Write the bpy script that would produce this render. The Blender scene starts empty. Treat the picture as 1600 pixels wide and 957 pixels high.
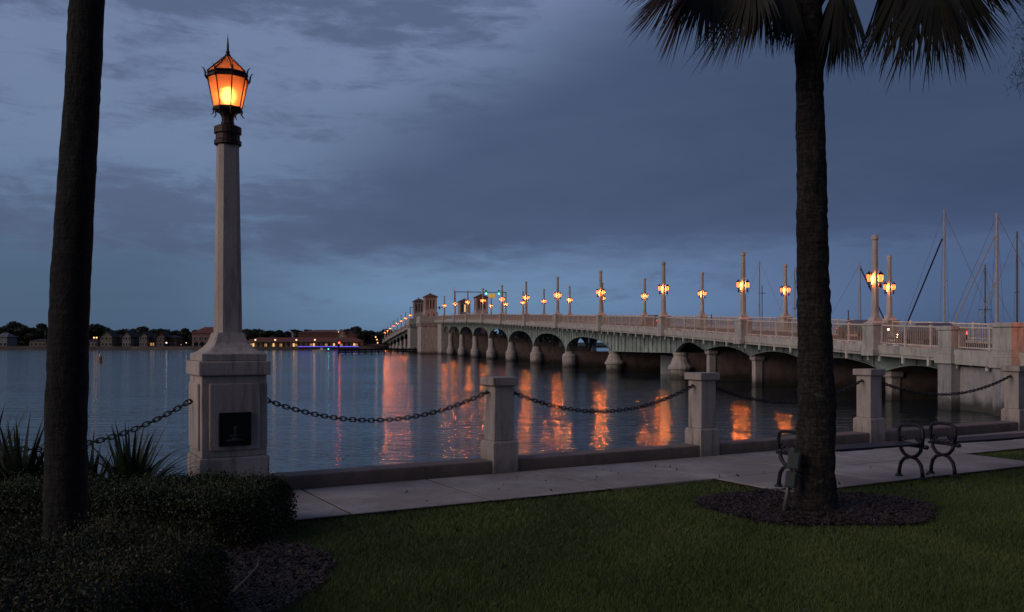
import bpy, bmesh, math, random
import numpy as np
from mathutils import Vector, Matrix, noise as mnoise
random.seed(7); rng = np.random.default_rng(7)
sc = bpy.context.scene
COL = sc.collection
PI = math.pi; R = math.radians

# ------------------------------------------------------------------ camera
EYE = 3.56            # above the water; the park ground is 1.96 above it
GZ = 1.96
F = 1400.0
cam_d = bpy.data.cameras.new('camera'); cam = bpy.data.objects.new('camera', cam_d); COL.objects.link(cam)
cam_d.sensor_width = 36; cam_d.lens = F/1600*36; cam_d.shift_y = 56.5/1600
cam_d.clip_start = 0.1; cam_d.clip_end = 9000
cam.location = (0, 0, EYE); cam.rotation_euler = (PI/2, 0, 0)
sc.camera = cam
sc.view_settings.view_transform = 'Standard'; sc.view_settings.look = 'None'
sc.view_settings.exposure = 0.0; sc.view_settings.gamma = 1.0
sc.render.engine = 'CYCLES'
sc.cycles.max_bounces = 6; sc.cycles.diffuse_bounces = 2; sc.cycles.glossy_bounces = 3
sc.cycles.transmission_bounces = 4; sc.cycles.transparent_max_bounces = 8
sc.cycles.sample_clamp_indirect = 4; sc.cycles.caustics_reflective = False; sc.cycles.caustics_refractive = False
sc.cycles.use_denoising = True

# ------------------------------------------------------------------ node helper
class NT:
    def __init__(s, tree): s.t = tree; s.n = tree.nodes; s.l = tree.links
    def put(s, sock, v):
        if isinstance(v, bpy.types.NodeSocket): s.l.new(v, sock)
        elif v is not None:
            if sock.type == 'RGBA' and len(v) == 3: v = (*v, 1)
            sock.default_value = v
    def m(s, op, a, b=None, c=None, clamp=False):
        n = s.n.new('ShaderNodeMath'); n.operation = op; n.use_clamp = clamp
        for i, v in enumerate((a, b, c)):
            if v is not None: s.put(n.inputs[i], v)
        return n.outputs[0]
    def v(s, op, a, b=None):
        n = s.n.new('ShaderNodeVectorMath'); n.operation = op
        s.put(n.inputs[0], a)
        if b is not None: s.put(n.inputs[1], b)
        return n.outputs[0]
    def comb(s, x, y, z):
        n = s.n.new('ShaderNodeCombineXYZ')
        for i, v in enumerate((x, y, z)): s.put(n.inputs[i], v)
        return n.outputs[0]
    def sep(s, v):
        n = s.n.new('ShaderNodeSeparateXYZ'); s.l.new(v, n.inputs[0]); return n.outputs
    def noise(s, vec, scale, detail=4, rough=.5, dist=0, col=False):
        n = s.n.new('ShaderNodeTexNoise')
        if vec is not None: s.l.new(vec, n.inputs['Vector'])
        n.inputs['Scale'].default_value = scale; n.inputs['Detail'].default_value = detail
        n.inputs['Roughness'].default_value = rough; n.inputs['Distortion'].default_value = dist
        return n.outputs['Color' if col else 'Fac']
    def mix(s, f, a, b, blend='MIX'):
        n = s.n.new('ShaderNodeMix'); n.data_type = 'RGBA'; n.blend_type = blend
        s.put(n.inputs[0], f); s.put(n.inputs[6], a); s.put(n.inputs[7], b)
        return n.outputs[2]
    def smooth(s, v, lo, hi, a=0., b=1.):
        n = s.n.new('ShaderNodeMapRange'); n.interpolation_type = 'SMOOTHSTEP'
        s.put(n.inputs[0], v); s.put(n.inputs[1], lo); s.put(n.inputs[2], hi); s.put(n.inputs[3], a); s.put(n.inputs[4], b)
        return n.outputs[0]
    def ramp(s, f, stops, interp='LINEAR'):
        n = s.n.new('ShaderNodeValToRGB'); s.l.new(f, n.inputs[0]); cr = n.color_ramp; cr.interpolation = interp
        while len(cr.elements) < len(stops): cr.elements.new(0.5)
        for e, (p, c) in zip(cr.elements, stops): e.position = p; e.color = (*c, 1)
        return n.outputs[0]

def srgb(r, g, b):
    f = lambda c: (c/255/12.92) if c/255 <= .04045 else ((c/255+.055)/1.055)**2.4
    return (f(r), f(g), f(b))

# ------------------------------------------------------------------ sky (dusk, after sunset), clouds as part of the sky
world = bpy.data.worlds.new('World'); sc.world = world; world.use_nodes = True
W = NT(world.node_tree); W.n.clear()
SUN_EL, SUN_ROT = R(2.0), R(-75)
sky = W.n.new('ShaderNodeTexSky'); sky.sky_type = 'NISHITA'; sky.sun_disc = False
sky.sun_elevation = SUN_EL; sky.sun_rotation = SUN_ROT
tc = W.n.new('ShaderNodeTexCoord'); d = tc.outputs['Generated']
dx, dy, dz = W.sep(d)
hyp = W.m('SQRT', W.m('ADD', W.m('MULTIPLY', dx, dx), W.m('MULTIPLY', dy, dy)))
t = W.m('DIVIDE', dz, W.m('MAXIMUM', hyp, .02))                 # tan(elevation)
tp = W.m('MAXIMUM', t, 0.0)
u = W.m('ARCTAN2', dx, dy)                                      # azimuth, 0 = along the view
zc = W.m('ADD', W.m('MAXIMUM', dz, 0.0), 0.10)
plane = W.comb(W.m('DIVIDE', dx, zc), W.m('DIVIDE', dy, zc), 0.0)
n1 = W.noise(plane, 1.1, 6, .6, .3)
n2 = W.noise(plane, 3.4, 6, .62, .2)
ang = W.comb(W.m('MULTIPLY', u, 1.0), W.m('MULTIPLY', tp, 3.2), 0.0)
n3 = W.noise(ang, 3.0, 5, .55, .4)
n4a = W.noise(W.comb(W.m('MULTIPLY', u, 1.0), W.m('MULTIPLY', tp, 2.6), 3.3), 9.0, 7, .62, .25)
n4b = W.noise(W.comb(W.m('MULTIPLY', u, 1.0), W.m('MULTIPLY', tp, 4.5), 7.7), 13.0, 7, .65, .5)
n4 = W.m('ADD', W.m('MULTIPLY', n4a, .55), W.m('MULTIPLY', n4b, .45))
# clear air: blue towards the horizon, pale periwinkle veil higher up
clear = W.ramp(W.m('MULTIPLY', tp, 1.6, clamp=True), [
    (0.0, srgb(96, 126, 158)), (.07, srgb(110, 144, 180)), (.17, srgb(112, 140, 178)), (.32, srgb(116, 136, 170)), (.62, srgb(120, 136, 172)), (1.0, srgb(108, 122, 160))])
# left of the view the veil is a little greyer, to the right it falls off into darker blue
rightn = W.smooth(u, -.05, .55)
clear = W.mix(W.m('MULTIPLY', rightn, .75), clear, W.mix(1.0, clear, srgb(185, 192, 212), 'MULTIPLY'))
lowleft = W.m('MULTIPLY', W.smooth(u, -.08, -.42), W.smooth(tp, .22, .05))
clear = W.mix(W.m('MULTIPLY', lowleft, .92), clear, srgb(68, 94, 122))
# big soft slate cloud: rises to the right and fills the upper right sky
wob = W.m('MULTIPLY', W.m('SUBTRACT', n3, .5), .16)
wob2 = W.m('MULTIPLY', W.m('SUBTRACT', n2, .5), .05)
up_edge = W.m('ADD', W.m('ADD', .20, W.m('MULTIPLY', W.smooth(u, -.28, .26), .20)), W.m('MULTIPLY', W.smooth(u, .18, .42), .4))
m_up = W.smooth(W.m('ADD', tp, wob), W.m('ADD', up_edge, .085), W.m('SUBTRACT', up_edge, .075))
lo_edge = W.m('ADD', .082, W.m('MULTIPLY', W.smooth(u, -.25, .05), .008))
m_lo = W.smooth(W.m('ADD', tp, W.m('ADD', wob2, W.m('MULTIPLY', wob, .25))), W.m('SUBTRACT', lo_edge, .028), W.m('ADD', lo_edge, .035))
m_lo = W.m('MAXIMUM', m_lo, W.m('MULTIPLY', W.smooth(u, .02, .35), .55))
m_left = W.smooth(W.m('ADD', u, W.m('MULTIPLY', W.m('SUBTRACT', n3, .5), .35)), -.36, -.10)
big = W.m('MULTIPLY', W.m('MULTIPLY', m_up, m_lo), m_left)
big = W.m('MULTIPLY', big, W.m('ADD', .80, W.m('MULTIPLY', n3, .36)), clamp=True)
slate = W.mix(W.smooth(u, -.1, .42), srgb(73, 90, 122), srgb(60, 76, 107))
slate = W.mix(W.m('MULTIPLY', W.smooth(tp, .16, .03), W.smooth(u, -.05, .1)), slate, srgb(92, 112, 154))
slate = W.mix(W.m('MULTIPLY', W.smooth(tp, .22, .02), W.smooth(u, .25, .5)), slate, srgb(60, 76, 112))
# small ragged clouds: a streaky bank low on the left, tatters near the top
bank = W.m('MULTIPLY', W.m('MULTIPLY', W.smooth(tp, .215, .15), W.smooth(tp, .07, .11)), W.smooth(u, .05, -.15))
top = W.m('MULTIPLY', W.smooth(tp, .30, .36), W.smooth(u, .12, -.05))
mid = W.m('MULTIPLY', W.m('MULTIPLY', W.smooth(tp, .20, .24), W.smooth(tp, .34, .28)), W.smooth(u, .1, -.1))
cover = W.m('ADD', W.m('ADD', W.m('MULTIPLY', mid, .075), W.m('MULTIPLY', bank, .19)), W.m('MULTIPLY', top, .21))
rag = W.smooth(W.m('ADD', n4, cover), .53, .74)
rag = W.m('MULTIPLY', rag, .74)
air = W.mix(rag, clear, srgb(78, 92, 124))
air = W.mix(big, air, slate)
# dull broad variation of the veil
air = W.mix(W.m('MULTIPLY', W.smooth(n1, .35, .7), .16), air, srgb(88, 104, 138))
nish = W.mix(1.0, sky.outputs[0], (0.10, 0.10, 0.10), 'MULTIPLY')
skyc = W.mix(.05, air, nish)
below = W.smooth(dz, -.02, -.15)
skyc = W.mix(below, skyc, srgb(40, 50, 62))
# behind the camera stands the dark town side: the dusk glow is on the left
behind = W.smooth(dy, .1, -.7)
skyc = W.mix(W.m('MULTIPLY', behind, .55), skyc, srgb(44, 52, 76))
bg = W.n.new('ShaderNodeBackground'); W.l.new(skyc, bg.inputs[0]); bg.inputs[1].default_value = .95
wo = W.n.new('ShaderNodeOutputWorld'); W.l.new(bg.outputs[0], wo.inputs[0])

sun_d = bpy.data.lights.new('afterglow', 'SUN'); sun_d.energy = 1.15; sun_d.angle = R(45); sun_d.color = (1.0, .82, .71); sun_d.specular_factor = .2
sun = bpy.data.objects.new('afterglow', sun_d); COL.objects.link(sun)
sun.rotation_euler = Vector((-.80, -.44, .38)).to_track_quat('Z', 'Y').to_euler()

# ------------------------------------------------------------------ materials
MATS = {}
def mat(name, col, rough=.75, var=.15, vscale=3., bump=0., bscale=20., metal=0., spec=.4, col2=None, coord='Object', detail=5, stretch=None, emis=None, es=0):
    m = bpy.data.materials.new(name); m.use_nodes = True
    T = NT(m.node_tree); b = T.n['Principled BSDF']
    tcn = T.n.new('ShaderNodeTexCoord'); co = tcn.outputs[coord]
    if stretch: co = T.v('MULTIPLY', co, stretch)
    f = T.noise(co, vscale, detail, .6)
    f = T.smooth(f, .3, .7)
    c2 = col2 if col2 else tuple(c*(1-var*1.6) for c in col)
    c1 = tuple(min(1, c*(1+var*.6)) for c in col)
    T.l.new(T.mix(f, c2, c1), b.inputs['Base Color'])
    b.inputs['Roughness'].default_value = rough; b.inputs['Metallic'].default_value = metal
    b.inputs['Specular IOR Level'].default_value = spec
    if bump:
        bn = T.n.new('ShaderNodeBump'); bn.inputs['Strength'].default_value = bump; bn.inputs['Distance'].default_value = .02
        T.l.new(T.noise(co, bscale, 6, .6), bn.inputs['Height']); T.l.new(bn.outputs[0], b.inputs['Normal'])
    if emis:
        b.inputs['Emission Color'].default_value = (*emis, 1); b.inputs['Emission Strength'].default_value = es
    MATS[name] = m
    return m

def concrete(name, col, stain=(.10, .09, .08), low=None, high=None):
    """concrete with blotches, rain streaks and, near the water, a dark tide mark"""
    m = mat(name, col, .85, .12, 1.3, .35, 45.)
    T = NT(m.node_tree); b = T.n['Principled BSDF']
    base = b.inputs['Base Color'].links[0].from_socket
    g = T.n.new('ShaderNodeNewGeometry').outputs['Position']
    streak = T.smooth(T.noise(T.v('MULTIPLY', g, (2.2, 2.2, .35) if name != 'post_concrete' else (7., 7., .9)), 1.6, 6, .65), .46, .76)
    c = T.mix(T.m('MULTIPLY', streak, .7), base, stain)
    if name in ('post_concrete', 'kerb_concrete'):        # algae and soil splash near the ground, small pits
        zg = T.m('ADD', T.sep(g)[2], T.m('MULTIPLY', T.m('SUBTRACT', T.noise(g, 7, 5, .65), .5), .35))
        c = T.mix(T.m('MULTIPLY', T.smooth(zg, GZ+.30, GZ+.0), .55), c, (.07, .065, .045))
        c = T.mix(T.m('MULTIPLY', T.smooth(T.noise(g, 42, 3, .6), .62, .72), .35), c, (.12, .10, .09))
    if low is not None:
        z = T.sep(g)[2]
        zz = T.m('ADD', z, T.m('MULTIPLY', T.m('SUBTRACT', T.noise(g, 1.5, 5), .5), 1.0))
        c = T.mix(T.m('MULTIPLY', T.smooth(zz, high, low), .88), c, (.022, .024, .018))
    T.l.new(c, b.inputs['Base Color'])
    return m

concrete('post_concrete', (.47, .40, .36))
concrete('kerb_concrete', (.27, .195, .165), (.08, .07, .06))
concrete('bridge_concrete', (.46, .44, .40), (.14, .12, .10))
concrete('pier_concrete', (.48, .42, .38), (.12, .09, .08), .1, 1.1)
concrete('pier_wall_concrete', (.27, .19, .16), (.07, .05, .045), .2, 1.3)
concrete('abutment_concrete', (.33, .31, .31), (.09, .08, .075), .15, .95)
mat('slab_concrete', (.30, .275, .285), .9, .22, 1.7, .5, 60, coord='Generated')
def slabmat():
    m = MATS['slab_concrete']; T = NT(m.node_tree); b = T.n['Principled BSDF']
    g = T.n.new('ShaderNodeNewGeometry').outputs['Position']
    f = T.smooth(T.noise(g, 1.1, 6, .65), .38, .7); s2 = T.smooth(T.noise(g, 9, 5, .7), .55, .75)
    fine = T.noise(g, 95, 3, .7)
    c = T.mix(f, (.31, .26, .23), (.48, .42, .375)); c = T.mix(T.m('MULTIPLY', s2, .6), c, (.13, .11, .10))
    c = T.mix(T.m('MULTIPLY', T.smooth(fine, .45, .65), .3), c, (.16, .15, .15))
    T.l.new(c, b.inputs['Base Color'])
slabmat()
mat('dark_iron', (.030, .028, .030), .5, .2, 8, .2, 60, metal=.4)
mat('bench_iron', (.028, .030, .036), .42, .2, 8, .2, 60, metal=.5)
mat('lantern_copper', (.045, .020, .016), .5, .3, 9, .2, 60, metal=.3)
mat('bench_wood', (.036, .030, .034), .55, .3, 3, .4, 40, stretch=(1, 12, 12), spec=.5)
mat('plaque_bronze', (.016, .014, .015), .3, .2, 6, .1, 30, metal=.4)
mat('plaque_relief', (.055, .055, .065), .4, .2, 6, metal=.3)
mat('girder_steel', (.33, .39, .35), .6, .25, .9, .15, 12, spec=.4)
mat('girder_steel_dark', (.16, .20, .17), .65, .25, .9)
mat('asphalt', (.045, .044, .045), .9, .2, 2, .3, 50)
mat('rail_paint', (.60, .56, .50), .55, .12, 3)
mat('baluster_paint', (.42, .35, .28), .6, .12, 3)
mat('tower_stucco', (.52, .42, .37), .85, .10, .8, .2, 12)
mat('clay_tile', (.20, .075, .05), .8, .35, 2.5, .4, 20)
mat('window_dark', (.02, .02, .025), .2, .1, 2, spec=.6)
mat('dark_timber', (.035, .028, .025), .85, .3, 2)
mat('soil', (.030, .021, .017), .95, .4, 9, .8, 40)
mat('mulch_chip', (.060, .040, .030), .9, .5, 30, col2=(.022, .014, .011))
mat('lawn_soil', (.035, .048, .014), .95, .3, 3, .5, 40)
mat('box_grey', (.040, .050, .055), .5, .15, 8)
mat('conduit', (.14, .14, .13), .45, .15, 8, metal=.4)
mat('mast_paint', (.38, .36, .36), .5, .1, 3)
mat('mast_dark', (.08, .08, .09), .5, .1, 3)
mat('stay_wire', (.20, .20, .22), .5, .1, 3)
mat('stay_dark', (.015, .015, .02), .5, .1, 3)
mat('hull_white', (.62, .63, .66), .35, .06, 1, spec=.6)
mat('hull_blue', (.05, .08, .16), .35, .06, 1, spec=.6)
mat('car_paint', (.16, .16, .18), .25, .05, 1, metal=.5, spec=.6)
mat('car_paint_dark', (.03, .03, .04), .25, .05, 1, metal=.5, spec=.6)
mat('tyre', (.02, .02, .02), .9)
mat('stone_rubble', (.24, .22, .20), .9, .35, .5)
mat('far_ground', (.035, .045, .025), .95, .3, .02)
mat('seabed_wall', (.12, .10, .09), .9, .2, .3)
mat('pale_trunk', (.32, .30, .26), .8)
mat('buoy_paint', (.42, .22, .06), .6)
mat('gate_paint', (.7, .7, .7), .5)
mat('red_paint', (.45, .04, .03), .5)
mat('sign_amber', (.55, .30, .05), .5, emis=(1., .42, .08), es=.35)
def emit(name, col, s):
    m = mat(name, (.05, .05, .05), .5, 0); b = m.node_tree.nodes['Principled BSDF']
    b.inputs['Emission Color'].default_value = (*col, 1); b.inputs['Emission Strength'].default_value = s
    return m
emit('green_signal', (.05, 1., .62), 12)
emit('red_signal', (1., .06, .03), 12)
emit('warm_bulb', (1., .42, .14), 60)
emit('porch_bulb', (1., .55, .22), 2.)
emit('white_bulb', (1., .85, .65), 1.5)
emit('lit_window', (1., .50, .18), .5)
emit('bright_window', (1., .56, .22), 1.1)
emit('led_blue', (.16, .12, 1.), 1.6)
emit('headlight', (1., .72, .40), 25)
emit('tail_light', (1., .05, .02), 5)

def lantern_glass(name, es, ecol, tr):
    m = bpy.data.materials.new(name); m.use_nodes = True; T = NT(m.node_tree); T.n.clear()
    e = T.n.new('ShaderNodeEmission'); e.inputs[0].default_value = (*ecol, 1); e.inputs[1].default_value = es
    tb = T.n.new('ShaderNodeBsdfTransparent'); tb.inputs[0].default_value = (1., .72, .45, 1)
    mx = T.n.new('ShaderNodeMixShader'); mx.inputs[0].default_value = tr
    T.l.new(e.outputs[0], mx.inputs[1]); T.l.new(tb.outputs[0], mx.inputs[2])
    o = T.n.new('ShaderNodeOutputMaterial'); T.l.new(mx.outputs[0], o.inputs[0]); MATS[name] = m
lantern_glass('bridge_lantern_glass', 3.2, (1., .255, .075), .5)
def frosted():
    m = bpy.data.materials.new('frosted_pane'); m.use_nodes = True; T = NT(m.node_tree); T.n.clear()
    tl = T.n.new('ShaderNodeBsdfTranslucent')
    co = T.n.new('ShaderNodeTexCoord').outputs['Object']
    g = T.noise(co, 40, 4, .7)
    T.l.new(T.mix(g, (.98, .66, .50), (.90, .52, .36)), tl.inputs[0])
    tb = T.n.new('ShaderNodeBsdfTransparent'); tb.inputs[0].default_value = (1., .6, .4, 1)
    gl = T.n.new('ShaderNodeBsdfGlossy'); gl.inputs['Roughness'].default_value = .3
    rf = T.n.new('ShaderNodeBsdfRefraction'); rf.inputs[0].default_value = (1., .80, .62, 1); rf.inputs['Roughness'].default_value = .72; rf.inputs['IOR'].default_value = 1.3
    m0 = T.n.new('ShaderNodeMixShader'); m0.inputs[0].default_value = .6
    T.l.new(tl.outputs[0], m0.inputs[1]); T.l.new(rf.outputs[0], m0.inputs[2])
    mx = T.n.new('ShaderNodeMixShader'); mx.inputs[0].default_value = .10
    T.l.new(m0.outputs[0], mx.inputs[1]); T.l.new(tb.outputs[0], mx.inputs[2])
    m2 = T.n.new('ShaderNodeMixShader'); m2.inputs[0].default_value = .04
    T.l.new(mx.outputs[0], m2.inputs[1]); T.l.new(gl.outputs[0], m2.inputs[2])
    o = T.n.new('ShaderNodeOutputMaterial'); T.l.new(m2.outputs[0], o.inputs[0]); MATS['frosted_pane'] = m
frosted()

def leafmat(name, c1, c2, scale=1.5, trans=.25, rough=.55):
    m = bpy.data.materials.new(name); m.use_nodes = True; T = NT(m.node_tree); b = T.n['Principled BSDF']
    g = T.n.new('ShaderNodeNewGeometry')
    f = T.smooth(T.noise(g.outputs['Position'], scale, 4, .6), .35, .68)
    rnd = g.outputs['Random Per Island']
    k_ = .15 if name == 'grass_blade' else .4
    f = T.m('ADD', T.m('MULTIPLY', f, 1-k_), T.m('MULTIPLY', rnd, k_))
    T.l.new(T.mix(f, c1, c2), b.inputs['Base Color'])
    b.inputs['Roughness'].default_value = rough; b.inputs['Specular IOR Level'].default_value = .3
    MATS[name] = m
leafmat('grass_blade', (.058, .088, .022), (.115, .150, .036), .9)
leafmat('hedge_leaf', (.016, .026, .011), (.056, .070, .020), 3.)
leafmat('hedge_leaf_brown', (.017, .023, .010), (.074, .070, .024), 2.5)
leafmat('palm_leaf', (.018, .020, .014), (.045, .040, .030), 1.0)
leafmat('yucca_leaf', (.020, .034, .018), (.045, .065, .030), 2.)
leafmat('far_leaf', (.018, .024, .014), (.038, .048, .024), .05)
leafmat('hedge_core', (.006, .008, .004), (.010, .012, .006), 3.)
leafmat('mulch_chip', (.006, .004, .004), (.085, .056, .042), 12.)
leafmat('needle', (.016, .022, .018), (.03, .04, .03), 3.)

def bark(name, lichen):
    m = bpy.data.materials.new(name); m.use_nodes = True; T = NT(m.node_tree); b = T.n['Principled BSDF']
    co = T.n.new('ShaderNodeTexCoord').outputs['Object']
    ring = T.noise(T.v('MULTIPLY', co, (5, 5, 16)), 2.2, 5, .7, .5)
    ver = T.noise(T.v('MULTIPLY', co, (22, 22, 4.)), 1.6, 5, .7)
    fleck = T.noise(T.v('MULTIPLY', co, (1, 1, .55)), 38., 4, .7)
    scar = T.noise(T.v('MULTIPLY', co, (1.5, 1.5, 26)), 1.3, 3, .6, .8)
    h = T.m('ADD', T.m('ADD', T.m('MULTIPLY', ring, .35), T.m('MULTIPLY', ver, .35)), T.m('ADD', T.m('MULTIPLY', fleck, .3), T.m('MULTIPLY', scar, .25)))
    c = T.mix(T.smooth(h, .56, .76), (.003, .0022, .002), (.060, .043, .036)) if lichen > .5 else T.mix(T.smooth(h, .56, .80), (.002, .0016, .0015), (.034, .025, .021))
    c = T.mix(T.m('MULTIPLY', T.smooth(T.noise(co, 2.2, 3, .5), .45, .7), .6), c, (.008, .006, .006))
    li = T.smooth(T.noise(co, 14, 4, .6), .60, .70)
    li = T.m('MULTIPLY', li, T.smooth(T.sep(co)[2], 4.5, .2))
    c = T.mix(T.m('MULTIPLY', li, lichen), c, (.075, .08, .045))
    T.l.new(c, b.inputs['Base Color']); b.inputs['Roughness'].default_value = .95
    bn = T.n.new('ShaderNodeBump'); bn.inputs['Strength'].default_value = 1.; bn.inputs['Distance'].default_value = .06
    T.l.new(h, bn.inputs['Height']); T.l.new(bn.outputs[0], b.inputs['Normal']); MATS[name] = m
bark('palm_bark', .8); bark('palm_bark_plain', .15)

def water():
    m = bpy.data.materials.new('river_water'); m.use_nodes = True; T = NT(m.node_tree); b = T.n['Principled BSDF']
    g = T.n.new('ShaderNodeNewGeometry').outputs['Position']
    b.inputs['Base Color'].default_value = (.006, .018, .026, 1)
    b.inputs['IOR'].default_value = 1.29; b.inputs['Roughness'].default_value = .07
    b.inputs['Specular IOR Level'].default_value = .5
    # crests lie across the view: long from side to side, short from front to back
    a = T.noise(T.v('MULTIPLY', g, (.30, 1.25, 1)), 1., 3, .55, .2)
    c = T.noise(T.v('MULTIPLY', g, (1.15, 4.0, 1)), 1., 2, .55, .3)
    e = T.noise(T.v('MULTIPLY', g, (4.2, 11., 1)), 1., 2, .5)
    calm = T.smooth(T.noise(T.v('MULTIPLY', g, (.3, 1., 1)), .06, 3, .6), .35, .65, .6, 1.15)
    h = T.m('ADD', T.m('ADD', T.m('MULTIPLY', a, .085), T.m('MULTIPLY', c, .030)), T.m('MULTIPLY', e, .0085))
    h = T.m('MULTIPLY', h, calm)
    bn = T.n.new('ShaderNodeBump'); bn.inputs['Strength'].default_value = 1.; bn.inputs['Distance'].default_value = 1.
    T.l.new(h, bn.inputs['Height']); T.l.new(bn.outputs[0], b.inputs['Normal']); MATS['river_water'] = m
water()

# ------------------------------------------------------------------ geometry helpers
class MB:
    """collects shapes, builds ONE mesh"""
    def __init__(s): s.v = []; s.f = []
    def add(s, vs, fs):
        o = len(s.v); s.v += [tuple(v) for v in vs]; s.f += [tuple(i+o for i in f) for f in fs]; return s
    def box(s, x0, x1, y0, y1, z0, z1, M=None):
        vs = [Vector((x, y, z)) for z in (z0, z1) for y in (y0, y1) for x in (x0, x1)]
        if M is not None: vs = [M @ v for v in vs]
        return s.add(vs, [(0, 2, 3, 1), (4, 5, 7, 6), (0, 1, 5, 4), (2, 6, 7, 3), (0, 4, 6, 2), (1, 3, 7, 5)])
    def taper(s, w0, w1, z0, z1, cx=0, cy=0, d0=None, d1=None, ch=0):
        """square (or chamfered) frustum"""
        d0 = d0 or w0; d1 = d1 or w1
        def ring(w, dd, z):
            if not ch: return [(cx-w/2, cy-dd/2, z), (cx+w/2, cy-dd/2, z), (cx+w/2, cy+dd/2, z), (cx-w/2, cy+dd/2, z)]
            k = ch*w
            return [(cx-w/2+k, cy-dd/2, z), (cx+w/2-k, cy-dd/2, z), (cx+w/2, cy-dd/2+k, z), (cx+w/2, cy+dd/2-k, z),
                    (cx+w/2-k, cy+dd/2, z), (cx-w/2+k, cy+dd/2, z), (cx-w/2, cy+dd/2-k, z), (cx-w/2, cy-dd/2+k, z)]
        a, b = ring(w0, d0, z0), ring(w1, d1, z1); n = len(a)
        return s.add(a+b, [tuple(range(n-1, -1, -1)), tuple(range(n, 2*n))] + [(i, (i+1) % n, n+(i+1) % n, n+i) for i in range(n)])
    def lathe(s, prof, n=12, c=(0, 0, 0), M=None, rot=0):
        vs = []
        for r, z in prof:
            for k in range(n):
                a = 2*PI*k/n+rot; p = Vector((c[0]+r*math.cos(a), c[1]+r*math.sin(a), c[2]+z))
                vs.append(M @ p if M is not None else p)
        m = len(prof)
        fs = [(j*n+k, j*n+(k+1) % n, (j+1)*n+(k+1) % n, (j+1)*n+k) for j in range(m-1) for k in range(n)]
        fs += [tuple(range(n-1, -1, -1)), tuple((m-1)*n+k for k in range(n))]
        return s.add(vs, fs)
    def tube(s, pts, r, n=6, closed=False):
        pts = [Vector(p) for p in pts]; m = len(pts)
        rr = r if hasattr(r, '__len__') else [r]*m
        vs = []; prev = None
        for i, p in enumerate(pts):
            if closed: tg = pts[(i+1) % m]-pts[i-1]
            else: tg = pts[min(i+1, m-1)]-pts[max(i-1, 0)]
            tg.normalize()
            if prev is None: a = tg.orthogonal().normalized()
            else: a = (prev-tg*prev.dot(tg)).normalized()
            prev = a; b = tg.cross(a)
            for k in range(n):
                w = 2*PI*k/n; vs.append(p+(a*math.cos(w)+b*math.sin(w))*rr[i])
        fs = []
        for j in range(m if closed else m-1):
            j2 = (j+1) % m
            for k in range(n): fs.append((j*n+k, j*n+(k+1) % n, j2*n+(k+1) % n, j2*n+k))
        if not closed: fs += [tuple(range(n-1, -1, -1)), tuple((m-1)*n+k for k in range(n))]
        return s.add(vs, fs)
    def prism(s, poly, z0, z1):
        n = len(poly)
        return s.add([(x, y, z0) for x, y in poly]+[(x, y, z1) for x, y in poly],
                     [tuple(range(n-1, -1, -1)), tuple(range(n, 2*n))]+[(i, (i+1) % n, n+(i+1) % n, n+i) for i in range(n)])
    def mesh(s, name, mt, smooth=False):
        me = bpy.data.meshes.new(name); me.from_pydata(s.v, [], s.f); me.update()
        me.materials.append(MATS[mt] if isinstance(mt, str) else mt)
        if smooth: me.polygons.foreach_set('use_smooth', [True]*len(me.polygons))
        return me
    def build(s, name, mt, parent=None, smooth=False, bevel=0, loc=None, stuff=False, rz=None):
        o = bpy.data.objects.new(name, s.mesh(name, mt, smooth)); COL.objects.link(o)
        if parent: o.parent = parent
        if loc is not None: o.location = loc
        if rz is not None: o.rotation_euler = (0, 0, rz)
        if bevel:
            bv = o.modifiers.new('bevel', 'BEVEL'); bv.width = bevel; bv.segments = 2; bv.limit_method = 'ANGLE'; bv.angle_limit = R(35)
        if stuff: o['kind'] = 'stuff'
        return o

def npmesh(name, V, quads, mt):
    """V (n,3), quads (m,4) -> mesh, fast"""
    me = bpy.data.meshes.new(name); n, m = len(V), len(quads); k = quads.shape[1]
    me.vertices.add(n); me.vertices.foreach_set('co', V.astype(np.float32).ravel())
    me.loops.add(m*k); me.loops.foreach_set('vertex_index', quads.astype(np.int32).ravel())
    me.polygons.add(m); me.polygons.foreach_set('loop_start', np.arange(0, m*k, k, dtype=np.int32))
    me.update(calc_edges=True); me.validate(); me.materials.append(MATS[mt]); return me
def leaves(C, size, mt, name='foliage', flat=0., aspect=2.2, updir=None):
    """little diamond leaves at centres C"""
    n = len(C); a = rng.normal(size=(n, 3))
    if updir is not None: a = a*.6+np.array(updir)
    a /= np.linalg.norm(a, axis=1)[:, None]
    b = rng.normal(size=(n, 3)); b -= a*(a*b).sum(1)[:, None]; b /= np.linalg.norm(b, axis=1)[:, None]
    s = (size*(.6+.8*rng.random(n)))[:, None]
    V = np.stack([C-a*s*.5, C+b*s*.5/aspect, C+a*s*.5, C-b*s*.5/aspect], 1).reshape(-1, 3)
    return npmesh(name, V, np.arange(4*n).reshape(-1, 4), mt)

def link(name, data, parent=None, loc=(0, 0, 0), rz=0.):
    o = bpy.data.objects.new(name, data); COL.objects.link(o); o.parent = parent; o.location = loc; o.rotation_euler = (0, 0, rz); return o
def tag(o, label=None, cat=None, group=None, kind=None):
    if label: o['label'] = label
    if cat: o['category'] = cat
    if group: o['group'] = group
    if kind: o['kind'] = kind
    return o
def thing(name, label, cat, loc=(0, 0, 0), rz=0, group=None):
    return tag(link(name, None, None, loc, rz), label, cat, group)
def copy_tree(o, parent=None):
    c = o.copy(); COL.objects.link(c); c.parent = parent
    for ch in list(o.children): copy_tree(ch, c)
    return c
def point(name, loc, power, col, rad, parent):
    l = bpy.data.lights.new(name, 'POINT'); l.energy = power; l.color = col; l.shadow_soft_size = rad
    return link(name, l, parent, loc)

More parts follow.
